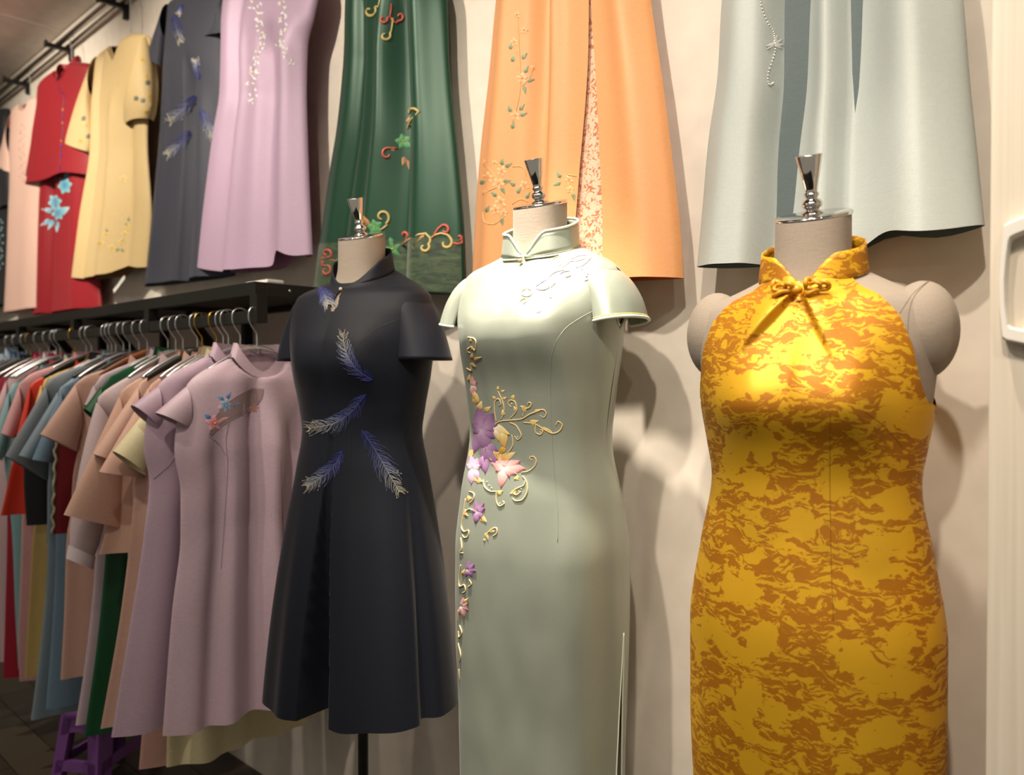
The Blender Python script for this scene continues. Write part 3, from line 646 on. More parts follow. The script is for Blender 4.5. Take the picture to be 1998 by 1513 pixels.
upper('orange', 'dress', 'orange skirted dress with lace slit hanging behind the mint mannequin', ORANGE,
      [((1080, -530), (1170, -520)), ((1000, -500), (1255, -480)), ((1005, -400), (1245, -390)), ((1015, -260), (1240, -250)), ((985, -110), (1258, -105)), ((971, 0), (1270, 0)), ((957, 153), (1295, 173)), ((942, 288), (1314, 326)), ((933, 403), (1327, 441)), ((925, 560), (1334, 543))],
      Y=-0.055, T=0.05, nu=90, nv=100, folds=[(0.37, 0.39, -0.065, -0.042, 0.3, 2), (0.52, 0.50, 0.05, 0.018, 0.3, 2), (0.14, 0.16, 0.06, 0.016, 0.4, 2), (0.87, 0.9, 0.07, 0.02, 0.4, 2)], waves=[(1.4, 0.3, 0.002)], hang='orange dress')
GREEN = cloth('bottle_green_satin', (20, 66, 46), 0.42, 0.3, 0.45, 0.2, var=0.05, metal=0.2)
upper('green', 'dress', 'bottle green satin dress with scroll embroidery hanging behind the navy mannequin', GREEN,
      [((745, -285), (812, -280)), ((690, -262), (862, -255)), ((694, -200), (858, -195)), ((700, -90), (858, -85)), ((679, 0), (872, 0)), ((675, 99), (876, 119)), ((663, 238), (890, 278)), ((648, 337), (897, 360)), ((632, 456), (903, 445)), ((618, 566), (907, 575))],
      Y=-0.055, T=0.05, nu=90, nv=100, folds=[(0.62, 0.66, -0.07, -0.05, 0.3, 2), (0.50, 0.50, 0.05, 0.02, 0.4, 2), (0.86, 0.84, 0.07, 0.024, 0.3, 2), (0.26, 0.24, -0.06, -0.026, 0.3, 2)], waves=[(1.4, 0.1, 0.002)], hang='green satin dress')
LIL = cloth('lilac_shantung', (180, 154, 178), 0.48, 0.2, 0.4, 0.6, var=0.06, metal=0.1)
upper('lilac', 'dress', 'lilac sleeveless dress with beaded sprigs above the shelf corner', LIL,
      [((500, -92), (555, -88)), ((452, -72), (618, -62)), ((447, -30), (622, -20)), ((440, 15), (614, 30)), ((437, 96), (600, 92)), ((433, 184), (598, 184)), ((420, 268), (600, 268)), ((406, 383), (604, 373)), ((391, 518), (610, 497))],
      Y=-0.085, T=0.055, nu=80, nv=90, dip=0.035, folds=[(0.27, 0.27, -0.09, -0.036, 0.12, 2), (0.42, 0.45, 0.05, 0.012, 0.3, 2), (0.9, 0.9, 0.06, 0.024, 0.3, 2), (0.68, 0.74, -0.07, -0.03, 0.3, 2)], waves=[(1.3, 0.4, 0.003)], hemlift=[(0.86, 0.06, 0.03)], hang='lilac dress')
NAVYU = cloth('charcoal_navy_crepe', (58, 60, 72), 0.6, 0.3, 0.3, 0.6, var=0.06)
upper('navyup', 'dress', 'charcoal navy dress with feather embroidery hanging beside the lilac dress', NAVYU,
      [((368, -14), (398, -14)), ((334, 10), (446, -4)), ((329, 70), (440, 70)), ((322, 184), (446, 170)), ((314, 288), (452, 270)), ((303, 422), (456, 400)), ((290, 560), (458, 538))],
      Y=-0.055, T=0.05, nu=70, nv=80, neck=0.0, folds=[(0.56, 0.54, 0.06, -0.045, 0.3, 2), (0.78, 0.8, 0.08, 0.02, 0.4, 2), (0.2, 0.2, 0.07, 0.014, 0.3, 2)], waves=[(1.6, 0.2, 0.005)],
      sleeves=[((334, 10), (330, 75), (299, 112), (321, 131), 0.03), ((444, 0), (438, 80), (462, 68), (405, 80), 0.03)], hang='charcoal navy dress')
BEIGE = cloth('straw_yellow_silk', (212, 186, 134), 0.55, 0.35, 0.35, 0.6, var=0.07)
upper('beige', 'dress', 'straw yellow dress with puffed beaded sleeves hanging beside the crimson set', BEIGE,
      [((220, 90), (262, 64)), ((193, 116), (295, 80)), ((186, 185), (292, 170)), ((180, 290), (288, 270)), ((177, 320), (289, 305)), ((161, 414), (296, 414)), ((146, 541), (291, 522))],
      Y=-0.085, T=0.05, nu=70, nv=70, vneck=0.10, folds=[(0.20, 0.2, -0.08, -0.03, 0.05, 2), (0.6, 0.6, 0.06, 0.018, 0.3, 2), (0.8, 0.8, -0.07, -0.024, 0.3, 2)], waves=[(1.5, 0.4, 0.004)], hemlift=[(0.82, 0.1, 0.025)], dip=0.02,
      sleeves=[((196, 112), (188, 190), (137, 280), (181, 298), 0.035, 0.12), ((292, 74), (280, 180), (299, 232), (258, 250), 0.04, 0.35)], hang='straw yellow dress')
CRIM = cloth('crimson_crepe', (146, 15, 30), 0.55, 0.3, 0.35, 0.6, var=0.06)
upper('red', 'dress', 'crimson jacket and skirt set with turquoise flower hanging left of the straw yellow dress', CRIM,
      [((126, 140), (155, 122)), ((82, 172), (186, 140)), ((84, 300), (178, 290)), ((78, 379), (184, 360)), ((73, 480), (190, 470)), ((67, 615), (199, 600))],
      Y=-0.055, T=0.04, nu=60, nv=70, neck=0.05, folds=[(0.30, 0.28, 0.06, -0.04, 0.5, 2), (0.8, 0.8, 0.07, 0.012, 0.3, 2)], waves=[(1.5, 0.1, 0.004)], hang='crimson set')
o, F, H, m_ = UP['red']
J = Hung([onY(a, b_, -0.065) for a, b_ in [(124, 138), (80, 172), (72, 290), (58, 362)]], [onY(a, b_, -0.065) for a, b_ in [(156, 120), (188, 140), (184, 280), (190, 345)]], NY, 0.055, 0.02, neck=0.07, waves=[(1.4, 0.2, 0.006)], hemlift=[(0.75, 0.2, 0.02)])
FJ = J.front(50, 40); FJ.build('jacket', m_, o)
for q in (((82, 172), (86, 280), (55, 342), (78, 352), 0.032), ((184, 142), (176, 262), (186, 300), (152, 320), 0.022)):
    p = [onY(a, b_, -0.07) for a, b_ in q[:4]]; sleeve_quad(p[0], p[1], p[2], p[3], NY, q[4] * .9, q[4], 20, 10).build('sleeve', m_, o)
PCH = cloth('blush_pink_silk', (230, 192, 176), 0.55, 0.35, 0.35, 0.6, var=0.05)
upper('peachup', 'dress', 'blush pink dress with pearl front hanging left of the crimson set', PCH,
      [((48, 203), (72, 190)), ((27, 222), (92, 200)), ((25, 340), (92, 330)), ((22, 400), (92, 400)), ((20, 523), (94, 510)), ((17, 612), (96, 600))],
      Y=-0.055, T=0.05, nu=50, nv=60, neck=0.06, waves=[(1.4, 0.1, 0.005)], sleeves=[((28, 224), (26, 300), (2, 321), (27, 338), 0.03)], hang='blush pink dress')
BLKU = cloth('black_crepe', (34, 36, 40), 0.6, 0.3, 0.3, 0.5, var=0.06)
upper('blackup', 'dress', 'black dress with sparkling side motif at the left edge of the upper row', BLKU,
      [((-22, 225), (2, 214)), ((-45, 238), (20, 216)), ((-48, 330), (22, 330)), ((-50, 420), (22, 410)), ((-55, 500), (23, 490)), ((-60, 610), (24, 592))],
      Y=-0.055, T=0.045, nu=40, nv=50, waves=[(1.4, 0.5, 0.005)], sleeves=[((20, 218), (18, 330), (27, 400), (8, 412), 0.03)], hang='black dress')
def stand_collar(o, mat, pl, pr, y, h=0.035, nf=0.04, dep=0.03, gap=12):
    cc = (pl + pr) / 2; hw = (pr - pl).length / 2; rows = [[], []]
    for k in range(31):
        a = math.radians(-90 + gap + (360 - 2 * gap) * k / 30); dx, dy = math.cos(a), math.sin(a); fr = max(0, -dy)
        zb = cc.z - nf * fr ** 1.4 + (pr.z - pl.z) / 2 * dx
        rows[0].append(Vector((cc.x + hw * dx, y + dep * dy, zb))); rows[1].append(Vector((cc.x + hw * 0.9 * dx, y + dep * 0.85 * dy, zb + h * (1 - 0.5 * fr ** 5))))
    return MB().grid(rows).build('stand_collar', mat, o)
stand_collar(o, m_, onY(122, 146, -0.06), onY(160, 128, -0.06), -0.075, 0.045, 0.06, 0.045)
stand_collar(UP['navyup'][0], NAVYU, onY(362, -10, -0.06), onY(400, -14, -0.06), -0.07, 0.03, 0.02, 0.04)
# --- motifs on the upper dresses
def motif(key, fn, name, label=None, tgt=None):
    o, F, H, m_ = UP[key]; e = EMB((tgt or F).bvh() if not hasattr(F, '_b') or tgt else F._b); fn(e); return e.done(name, o, label)
for k in UP: UP[k][1]._b = UP[k][1].bvh()
FE = [([(355, 8), (349, 27)], 7), ([(339, 28), (345, 55), (353, 82)], 12), ([(389, 156), (384, 135), (381, 118)], 9), ([(384, 186), (360, 212), (332, 236)], 14), ([(393, 213), (402, 238), (413, 267)], 13), ([(369, 255), (352, 280), (328, 301)], 14)]
for i, (sp, hf) in enumerate(FE): motif('navyup', lambda e: e.feather(sp, hf, i + 20, 30, 0.0008), 'feather_embroidery', 'blue and silver feather')
GOLD, RED, BRN = (196, 176, 110), (190, 84, 70), (176, 110, 60)
gs = [([(741, -10), (740, 12)], 722, 22, 13, 40, -0.9, GOLD), ([(764, 8), (762, 32)], 748, 38, 9, 20, -0.85, RED), ([(762, 34), (772, 46)], 780, 33, 9, 250, 0.8, RED), ([(767, 36), (764, 60)], 752, 70, 11, 30, -0.85, GOLD)]
for st, x, y, r, a0, tn, c in gs: motif('green', lambda e: e.curl(x, y, r, a0, tn, 0.0042, c, st), 'embroidered_scroll')
for x, y, r, a0, tn, c, st in [(756, 301, 13, 60, 0.8, RED, [(775, 290)]), (803, 222, 14, 10, 0.45, GOLD, [(795, 252), (800, 238)]), (746, 424, 15, 300, 0.9, GOLD, [(742, 450), (755, 440)]), (638, 495, 10, 320, 0.85, RED, [(630, 516), (627, 505)]), (636, 528, 11, 60, -0.85, RED, [(632, 510), (628, 518)]),
                              (789, 459, 8, 290, 0.8, RED, [(787, 474), (795, 466)]), (828, 483, 11, 40, -0.8, GOLD, [(785, 478), (808, 462), (830, 456), (841, 468)]), (870, 475, 14, 60, -0.75, GOLD, [(842, 464), (856, 456), (872, 458)]), (868, 449, 10, 120, -0.8, RED, [(844, 466), (852, 450), (862, 441)]), (896, 464, 5, 300, 0.6, RED, [(882, 474), (900, 477), (900, 466)])]:
    motif('green', lambda e: e.curl(x, y, r, a0, tn, 0.0042, c, st), 'embroidered_scroll')
for x, y, r in [(787, 276, 18), (731, 443, 17), (766, 486, 22), (664, 506, 10)]: motif('green', lambda e: e.flower(x, y, r, (90, 150, 70), (40, 130, 80), 5, 30, 1.0, (190, 200, 80)), 'embroidered_flower')
for x, y, a, l, w in [(790, 306, 255, 18, 5), (795, 240, 70, 14, 4), (772, 290, 200, 10, 4), (717, 442, 110, 22, 7), (642, 506, -10, 20, 5), (808, 476, 40, 28, 6), (800, 476, -50, 16, 5), (795, 312, 280, 20, 3)]: motif('green', lambda e: e.petal(x, y, a, l, w, (120, 66, 36), (206, 150, 90), 0.002), 'embroidered_leaf')
o, F, H, m_ = UP['green']
H.front(60, 16, lambda v: 0.002, lambda v: 0.998, 0.90, 0.998, 0.0015).build('hem_band', velvet_mat(), o)['label'] = 'dark mottled band along the hem'
VG, VO = ((96, 120, 84), (150, 160, 120)), ((226, 120, 70), (244, 200, 140))
def vs5(x, y): return (900 + x / 2.608, y / 2.608)
motif('orange', lambda e: (e.stroke([vs5(*p) for p in [(285, 60), (292, 150), (295, 250), (303, 400), (290, 520), (255, 650)]], 0.0011, (220, 176, 110), 40), e.stroke([vs5(*p) for p in [(365, 345), (345, 400), (310, 440)]], 0.0009, (220, 176, 110))), 'embroidered_stem')
motif('orange', lambda e: [e.stroke([vs5(*p) for p in q], 0.0012, (232, 196, 120)) for q in ([(120, 840), (160, 880), (190, 935), (200, 1030)], [(120, 980), (190, 950), (240, 930)], [(110, 1080), (120, 1130), (170, 1140), (215, 1105)], [(260, 850), (310, 850), (330, 900)], [(540, 890), (600, 900), (635, 920), (630, 950)], [(545, 920), (555, 970), (575, 1000)], [(260, 1040), (300, 1015), (340, 1030)])], 'embroidered_stem')
for x, y, a in [(245, 250, 60), (258, 315, 70), (310, 300, 50), (322, 370, 60), (335, 412, 10), (320, 440, 280), (297, 560, 50), (252, 570, 110), (300, 588, 20), (258, 655, 70), (205, 840, 80), (225, 850, 30), (95, 935, 30), (215, 925, 10), (205, 955, 300), (180, 1000, 140), (125, 1080, 60), (205, 1110, 280), (275, 945, 150), (285, 985, 60), (505, 905, 120), (505, 930, 200), (570, 985, 280), (330, 1010, 60)]:
    q = vs5(x, y); motif('orange', lambda e: e.petal(q[0], q[1], a, 15, 4.2, VG[0], VG[1], 0.002), 'embroidered_leaf')
for x, y, r in [(285, 75, 7), (320, 155, 8), (270, 215, 9), (310, 400, 11), (366, 345, 6), (275, 590, 10), (205, 875, 11), (135, 905, 11), (190, 935, 12), (200, 1030, 12), (175, 1070, 11), (215, 1085, 8), (320, 945, 11), (548, 915, 9), (555, 965, 8), (120, 830, 6), (170, 830, 6), (118, 980, 6)]:
    q = vs5(x, y); motif('orange', lambda e: e.flower(q[0], q[1], r, (222, 122, 70), (246, 206, 150), 5, random.uniform(0, 70)), 'embroidered_flower')
motif('blue', lambda e: [e.bead(*q, 0.0017, (238, 238, 230)) for q in [tuple(p) for p in polyline([(1483, 0), (1488, 22), (1498, 45), (1508, 62), (1511, 78), (1512, 98), (1506, 120), (1498, 145), (1500, 165), (1508, 162)], 34)]], 'bead_line')
motif('blue', lambda e: [e.petal(1511, 86, a, 18, 3.6, (240, 240, 236), (226, 230, 226), 0.002) for a in (75, 30, -10, -35, 195, 215)], 'embroidered_flower')
WL = ((226, 216, 226), (240, 232, 236))
rng = random.Random(3)
spr = polyline([(498, 5), (505, 40), (510, 80), (497, 125), (490, 150), (495, 205)], 34), polyline([(553, 5), (552, 40), (553, 75), (550, 95), (572, 128)], 24)
for S in spr:
    motif('lilac', lambda e: e.stroke([tuple(p) for p in S], 0.0007, (206, 190, 160), 30), 'embroidered_stem')
    for p in S[::2]:
        motif('lilac', lambda e: [e.petal(p[0] + rng.uniform(-9, 9), p[1] + rng.uniform(-4, 4), rng.uniform(0, 360), rng.uniform(6, 10), 2.2, (232, 226, 222), (206, 196, 170) if rng.random() < .4 else (216, 226, 232), 0.0016) for _ in range(3)], 'embroidered_sprig')
def v1(x, y): return (x / 2.2935, y / 2.2935)
for x, y, r in [(290, 830, 15), (245, 905, 14), (260, 955, 12)]: q = v1(x, y); motif('red', lambda e: e.flower(q[0], q[1], r, (60, 130, 180), (150, 214, 220), 6, 10, 1.2, (230, 240, 240)), 'embroidered_flower')
for x, y, a in [(235, 945, 170), (225, 985, 210), (265, 945, 20), (270, 960, 35), (240, 985, 240), (255, 990, 270), (295, 800, 80)]: q = v1(x, y); motif('red', lambda e: e.petal(q[0], q[1], a, 22, 5, (70, 150, 190), (190, 226, 230), 0.002), 'embroidered_leaf')
motif('red', lambda e: e.stroke([v1(*p) for p in [(262, 380), (270, 410), (288, 425), (284, 500), (282, 600), (272, 700), (258, 860)]], 0.0022, (70, 30, 90), 40, taper=False), 'front_trim', None, FJ)
motif('red', lambda e: [e.bead(*v1(x, y), 0.005, c) for x, y, c in [(285, 492, (250, 200, 130)), (284, 552, (240, 170, 100)), (279, 632, (230, 170, 90)), (278, 655, (90, 60, 200)), (276, 697, (100, 70, 220)), (283, 530, (140, 60, 140)), (270, 760, (80, 60, 180))]], 'sequin', None, FJ)
for x, y in [(450, 1090), (500, 1112), (545, 1085), (572, 1015), (475, 1050), (560, 1050), (552, 800)]: q = v1(x, y); motif('beige', lambda e: e.flower(q[0], q[1], 8, (214, 170, 70), (236, 214, 150), 5, 15), 'embroidered_flower')
for x, y, a in [(440, 1095, 60), (520, 1122, 30), (545, 1115, 300), (575, 990, 80), (478, 1040, 100), (555, 1075, 200), (560, 1010, 40)]: q = v1(x, y); motif('beige', lambda e: e.petal(q[0], q[1], a, 10, 3, (90, 100, 70), (190, 190, 140)), 'embroidered_leaf')
for so in [c for c in UP['beige'][0].children if c.name.startswith('sleeve')]:
    me = so.data; w0 = parent_world(so.parent); bb = BVHTree.FromPolygons([tuple(v.co + w0) for v in me.vertices], [tuple(p.vertices) for p in me.polygons]); e = EMB(bb)
    for x, y, c in [(635, 270, 1), (660, 370, 0), (640, 450, 0), (650, 500, 1), (610, 440, 0), (680, 470, 1), (650, 340, 1), (598, 560, 1), (375, 530, 0), (385, 560, 1), (410, 590, 1), (395, 610, 0), (360, 630, 1), (670, 430, 1)]: q = v1(x, y); e = EMB(bb); e.flower(q[0], q[1], 6, *(((200, 150, 50), (240, 206, 120)) if c else ((70, 80, 70), (120, 124, 100))), 5, 10); e.done('embroidered_flower', so)
tg = onY(243, 541, -0.10); tq = onY(222, 569, -0.10)
MB().beam(tg, tq, 0.002, 0.016).build('paper_tag', plain('white_tag_paper', (240, 238, 230), 0.7), UP['beige'][0], False)['label'] = 'white paper tag'
motif('peachup', lambda e: [e.bead(44 + 8 * math.sin(i * 1.9) * 0.6, 245 + i * 5.2, 0.004, (214, 170, 150) if i % 3 else (150, 150, 160)) for i in range(22)], 'pearl_front')
motif('blackup', lambda e: [e.bead(2 + 5 * math.sin(i * 2.3), 430 + i * 5, 0.006, (150, 190, 200)) for i in range(20)], 'sequin')
# small things on the shelf
WPAP = plain('white_card', (238, 232, 222), 0.7)
for px, py, w, d, h, lb in [(540, 546, 0.12, 0.05, 0.045, 'small white carton on the shelf corner under the lilac dress'), (318, 570, 0.09, 0.05, 0.035, 'small white carton on the shelf under the charcoal navy dress'), (265, 583, 0.08, 0.05, 0.02, 'flat white packet on the shelf between two hems')]:
    p = onY(px, py, -0.12)
    t_ = thing('paper_carton' if h > 0.03 else 'paper_packet', (p.x, -0.16, SZ - 0.006), lb, 'box')
    bevel(MB().box((p.x - w / 2, -0.185, SZ - 0.006), (p.x + w / 2, -0.135, SZ - 0.006 + h * 0.8)).build('body', WPAP, t_, False), 0.002)
    bevel(MB().box((p.x - w / 2 - 0.002, -0.187, SZ - 0.0065 + h * 0.8), (p.x + w / 2 + 0.002, -0.133, SZ - 0.006 + h)).build('lid', WPAP, t_, False), 0.002)
# ------------------------------------------------------------------ dress forms
class Form:
    def __init__(s, X0, Y0, keys, bust, zneck, tilt=0.018, n=2.2):
        s.X0, s.Y0, s.bust, s.zn, s.tilt, s.n = X0, Y0, bust, zneck, tilt, n
        ks = sorted(keys); z = [k[0] for k in ks]; s.keys = ks
        s.a, s.bf, s.bb = (pchip(z, [k[i] for k in ks]) for i in (1, 2, 3)); s.zmin, s.zmax = z[0], z[-1]
    def pt(s, th, z, off=0.0, scale=1.0, tiltf=1.0):
        c, q = math.cos(th), math.sin(th); e = 2 / s.n; a = s.a(z) * scale + off; b_ = (s.bf(z) if q < 0 else s.bb(z)) * scale + off
        x = a * math.copysign(abs(c) ** e, c); y = b_ * math.copysign(abs(q) ** e, q)
        zb, B, sep, wd, fill = s.bust
        if q < 0:
            g = math.exp(-((z - zb) / (0.055 if z < zb else 0.075)) ** 2); d1 = (abs(x) - sep) / wd
            if d1 < 0: d1 *= fill
            y -= B * g * math.exp(-d1 * d1) * abs(q) ** .5
        tz = s.tilt * (y / 0.06) * math.exp(-((z - s.zn) / 0.028) ** 2) * tiltf if abs(z - s.zn) < 0.1 else 0
        return Vector((s.X0 + x, s.Y0 + y, z + max(-0.03, min(0.03, tz))))
    def zrows(s, z1, z0, n):
        zz = np.linspace(z1, z0, 600); d = [0]; 
        for p, q in zip(zz, zz[1:]): d.append(d[-1] + math.hypot(q - p, s.a(q) - s.a(p)))
        return [float(np.interp(d[-1] * i / n, d, zz)) for i in range(n + 1)]
def dress_form(name, label, F, ball, zcap, fin_h, base_col, ball_x=0.0):
    o = thing('dress_form', (F.X0, F.Y0, 0), label, 'mannequin', 'dress forms wearing dresses')
    TL = math.radians(17)
    def nk(p, z): return p + Vector((0, 0, math.tan(TL) * (p.y - F.Y0) * smooth01((z - zcap + 0.07) / 0.06)))
    rows = [[nk(F.pt(2 * math.pi * k / 56, z, 0, 1, 1.0), z) for k in range(56)] for z in F.zrows(zcap - 0.004, F.zmin + 0.02, 90)]
    rows.append([Vector((F.X0, F.Y0, F.zmin + 0.02))] * 56)
    torso = MB().grid(rows, True, True); torso.build('torso', LINEN, o)
    bl = MB()
    for sg in (-1, 1):
        m = MB(); m.ball((F.X0 + sg * ball[0], F.Y0 + ball[1], ball[2]), ball[3:6], 32, 20); m.build('arm_cap', LINEN, o); bl.add(m.v, m.f)
    r = F.a(zcap - 0.005) + 0.001
    MB().lathe([(0, 0.0), (r, 0.0), (r + 0.0015, 0.0015), (r + 0.0015, 0.005), (r, 0.0065), (0, 0.0065)], (0, 0, -0.006), 48).tilt(TL, (F.X0, F.Y0, zcap)).build('neck_plate', CHROME, o)
    h = fin_h
    MB().lathe([(0, 0), (0.017, 0.0), (0.0165, 0.003), (0.010, 0.006), (0.0095, 0.008), (0.0125, 0.010), (0.0145, 0.0135), (0.0145, 0.0165), (0.0125, 0.020), (0.0085, 0.0225), (0.0085, 0.0245), (0.0105, 0.0265), (0.011, 0.029), (0.010, 0.031), (0.0085, 0.0325), (0.0095, h * 0.45), (0.0185, h - 0.001), (0.018, h), (0, h)], (0, 0, 0), 40).tilt(TL, (F.X0, F.Y0, zcap)).build('finial', CHROME, o)
    MB().tube([(F.X0, F.Y0, 0.02), (F.X0, F.Y0, F.zmin + 0.05)], 0.0115, 16).build('pole', BLACK, o)
    MB().lathe([(0, 0.028), (0.012, 0.028), (0.02, 0.014), (0.12, 0.01), (0.125, 0.004), (0.125, 0.0), (0, 0)], (F.X0, F.Y0, 0), 40).build('base', BLACK, o)
    return o, torso, bl
def tube_dress(F, z1, z0, n, nu, kR=None, kL=None, kbR=None, kbL=None, off=0.006, disp=None):
    one = lambda z: 1.0; kR, kL = kR or one, kL or one; kbR, kbL = kbR or kR, kbL or kL
    zs = F.zrows(z1, z0, n); fr, bk = MB(), MB(); rf, rb = [], []
    for z in zs:
        a, b_ = [], []
        for k in range(nu + 1):
            u = -1 + 2 * k / nu; th = -math.pi / 2 + math.pi / 2 * u * (kR(z) if u > 0 else kL(z))
            p = F.pt(th, z, off)
            if disp: p = disp(p, th, z, u, True)
            a.append(p); th = math.pi / 2 - math.pi / 2 * u * (kbR(z) if u > 0 else kbL(z)); p = F.pt(th, z, off)
            if disp: p = disp(p, th, z, u, False)
            b_.append(p)
        rf.append(a); rb.append(b_)
    fr.grid(rf, False, True); bk.grid(rb, False); return fr, bk, rf, rb
def collar(F, zb, H, gap, f1, off, top_in, col_pts=61, Hb=None, e=0.6):
    rows = [[] for _ in range(6)]; edge = []
    for k in range(col_pts):
        ph = gap + (360 - 2 * gap) * k / (col_pts - 1); f = min(ph, 360 - ph); th = math.radians(-90 + ph)
        h = H * (0.10 + 0.90 * smooth01((f - gap) / f1) ** e) + (Hb - H if Hb else 0) * smooth01((f - 60) / 110)
        b0 = F.pt(th, zb, off)
        for j in range(6):
            t = j / 5; c = Vector((F.X0, F.Y0, 0)); d = Vector((b0.x - c.x, b0.y - c.y, 0))
            rows[j].append(Vector((c.x, c.y, b0.z)) + d * (1 - top_in * t) + Vector((0, 0, h * t)))
    m = MB(); m.grid(rows); return m, rows
def sleeve3(c0, c1, r0, r1, arc=(0, 360), n=12, seg=36, wob=0.0, sk=0.0):
    """rings from c0 to c1; radius pairs (depth, across); angle 0 = outer/top side"""
    c0, c1 = Vector(c0), Vector(c1); d = (c1 - c0).normalized(); e1 = Vector((0, -1, 0)); e2 = d.cross(e1).normalized()
    if e2.z < 0: e2 = -e2
    rows = []
    for i in range(n + 1):
        t = i / n; c = c0.lerp(c1, t); ra, rb = r0[0] + (r1[0] - r0[0]) * t, r0[1] + (r1[1] - r0[1]) * t; row = []
        cl = arc[1] - arc[0] >= 359.9
        for k in range(seg if cl else seg + 1):
            w = math.radians(arc[0] + (arc[1] - arc[0]) * k / seg)
            row.append(c + e2 * rb * math.cos(w) + e1 * ra * math.sin(w) + d * (sk * t * (math.cos(w) - 1)))
        rows.append(row)
    m = MB(); m.grid(rows, arc[1] - arc[0] >= 359.9); return m, rows
def sleeve_path(path, rad, arc, n=16, seg=40, sk=0.0):
    P = [Vector(tuple(q)) for q in polyline(path, n + 1)]; R = polyline(rad, n + 1); rows = []; e1 = Vector((0, -1, 0)); cl = arc[1] - arc[0] >= 359.9
    for i in range(n + 1):
        d = (P[min(i + 1, n)] - P[max(i - 1, 0)]).normalized(); e2 = d.cross(e1).normalized()
        if e2.z < 0 and i == 0: e2 = -e2
        if i and e2.dot(pe) < 0: e2 = -e2
        pe = e2; row = []
        for k in range(seg if cl else seg + 1):
            w = math.radians(arc[0] + (arc[1] - arc[0]) * k / seg); row.append(P[i] + e2 * R[i][1] * math.cos(w) + e1 * R[i][0] * math.sin(w) + d * (sk * i / n * (math.cos(w) - 1)))
        rows.append(row)
    m = MB(); m.grid(rows, cl); return m, rows
def interp(tab):
    t = sorted(tab); return lambda z: float(np.interp(z, [a for a, _ in t], [b_ for _, b_ in t]))
def kfrom(F, tab):
    hw = interp(tab); lo = min(a for a, _ in tab)
    def k(z):
        if z <= lo: return 1.0
        q = min(1.0, max(0.02, hw(z) / (F.a(z) + 0.006))); return min(1.0, math.asin(q ** 1.1) / (math.pi / 2))
    return k
def turned(deg, x, y): return (Matrix.Rotation(math.radians(deg), 3, 'Z'), Vector((x, y, 0)))
# ================= golden halter dress
p = onY(1586, 420, -0.22)
YX, YY = p.x, -0.22
KY = [(1.592, .0525, .0525, .0525), (1.53, .053, .053, .053), (1.508, .058, .055, .058), (1.497, .074, .058, .064), (1.482, .105, .062, .070), (1.467, .138, .068, .078), (1.448, .163, .078, .086), (1.41, .170, .092, .094), (1.36, .164, .104, .098), (1.308, .158, .110, .098), (1.25, .148, .102, .094), (1.20, .141, .096, .092), (1.10, .157, .106, .106), (.976, .174, .116, .122), (.85, .174, .112, .12), (.70, .168, .105, .112), (.45, .162, .10, .105)]
EMB.ROT = turned(9, YX, YY)
FY = Form(YX, YY, KY, (1.315, .030, .072, .05, .35), 1.500)
formY, torsoY, ballY = dress_form('dress_form', 'grey linen dress form under the golden halter dress, nearest the cabinet', FY, (.145, .004, 1.414, .046, .056, .068), 1.589, 0.085, None)
hY = [(1.505, .058), (1.49, .072), (1.465, .100), (1.43, .128), (1.39, .143), (1.35, .150), (1.318, .158), (1.30, .175)]
def line_fold(p, x0, z0, x1, z1, A, w, side, X0):
    d = Vector((x1 - x0, z1 - z0)); L = d.length; d = d / L; q = Vector((p.x - X0 - x0, p.z - z0)); t = q.dot(d) / L
    if t < -0.05 or t > 1.15: return 0.0
    s = (q.x * d.y - q.y * d.x) * side; env = smooth01((t + 0.05) / 0.12) * (1 - smooth01((t - 0.35) / 0.8))
    return A * env * (math.exp(-(s / w) ** 2) if s > 0 else math.exp(-(s / (w * 0.16)) ** 2))
def dispY(p, th, z, u, front):
    if not front: return p
    q = line_fold(p, -.004, 1.475, -.085, 1.375, 0.017, 0.035, 1, YX) + line_fold(p, .004, 1.475, .06, 1.37, 0.012, 0.03, -1, YX)
    q += 0.0015 * math.sin((p.x - YX) * 90) * math.exp(-((z - 1.33) / 0.05) ** 2)
    q += 0.002 * mnoise.noise(Vector((p.x * 9, 3, p.z * 5)))
    return p + Vector((0, -q, 0))
fr, bk, rf, rb = tube_dress(FY, 1.503, .52, 190, 130, kfrom(FY, hY), kfrom(FY, hY), off=0.005, disp=dispY)
goldo = thing('dress', (YX, YY, .52), 'golden brocade halter dress with a knotted button at the collar', 'dress', 'dresses worn by the dress forms')
fr.build('front_panel', BROCADE, goldo); bk.build('back_panel', BROCADE, goldo)
cm, crow = collar(FY, 1.499, .040, 3, 34, 0.006, 0.055, Hb=.046)
solid(cm.build('stand_collar', BROCADE, goldo), 0.0022)
bvY = fr.bvh()
GTH = plain('golden_satin_piping', (214, 150, 30), 0.35)
def seam_on(bv, pts, parent, col, r=0.0006, nm='seam', n=40):
    e = EMB(bv); e.stroke(pts, r, col, n, taper=False, lift=0.0001); e.done(nm, parent)
seam_on(bvY, [(1620, 800), (1619, 900), (1620, 1000), (1622, 1100), (1626, 1212)], goldo, (140, 90, 14), 0.0004)
seam_on(bvY, [(1682, 800), (1725, 832), (1765, 878)], goldo, (150, 98, 16), 0.0004)
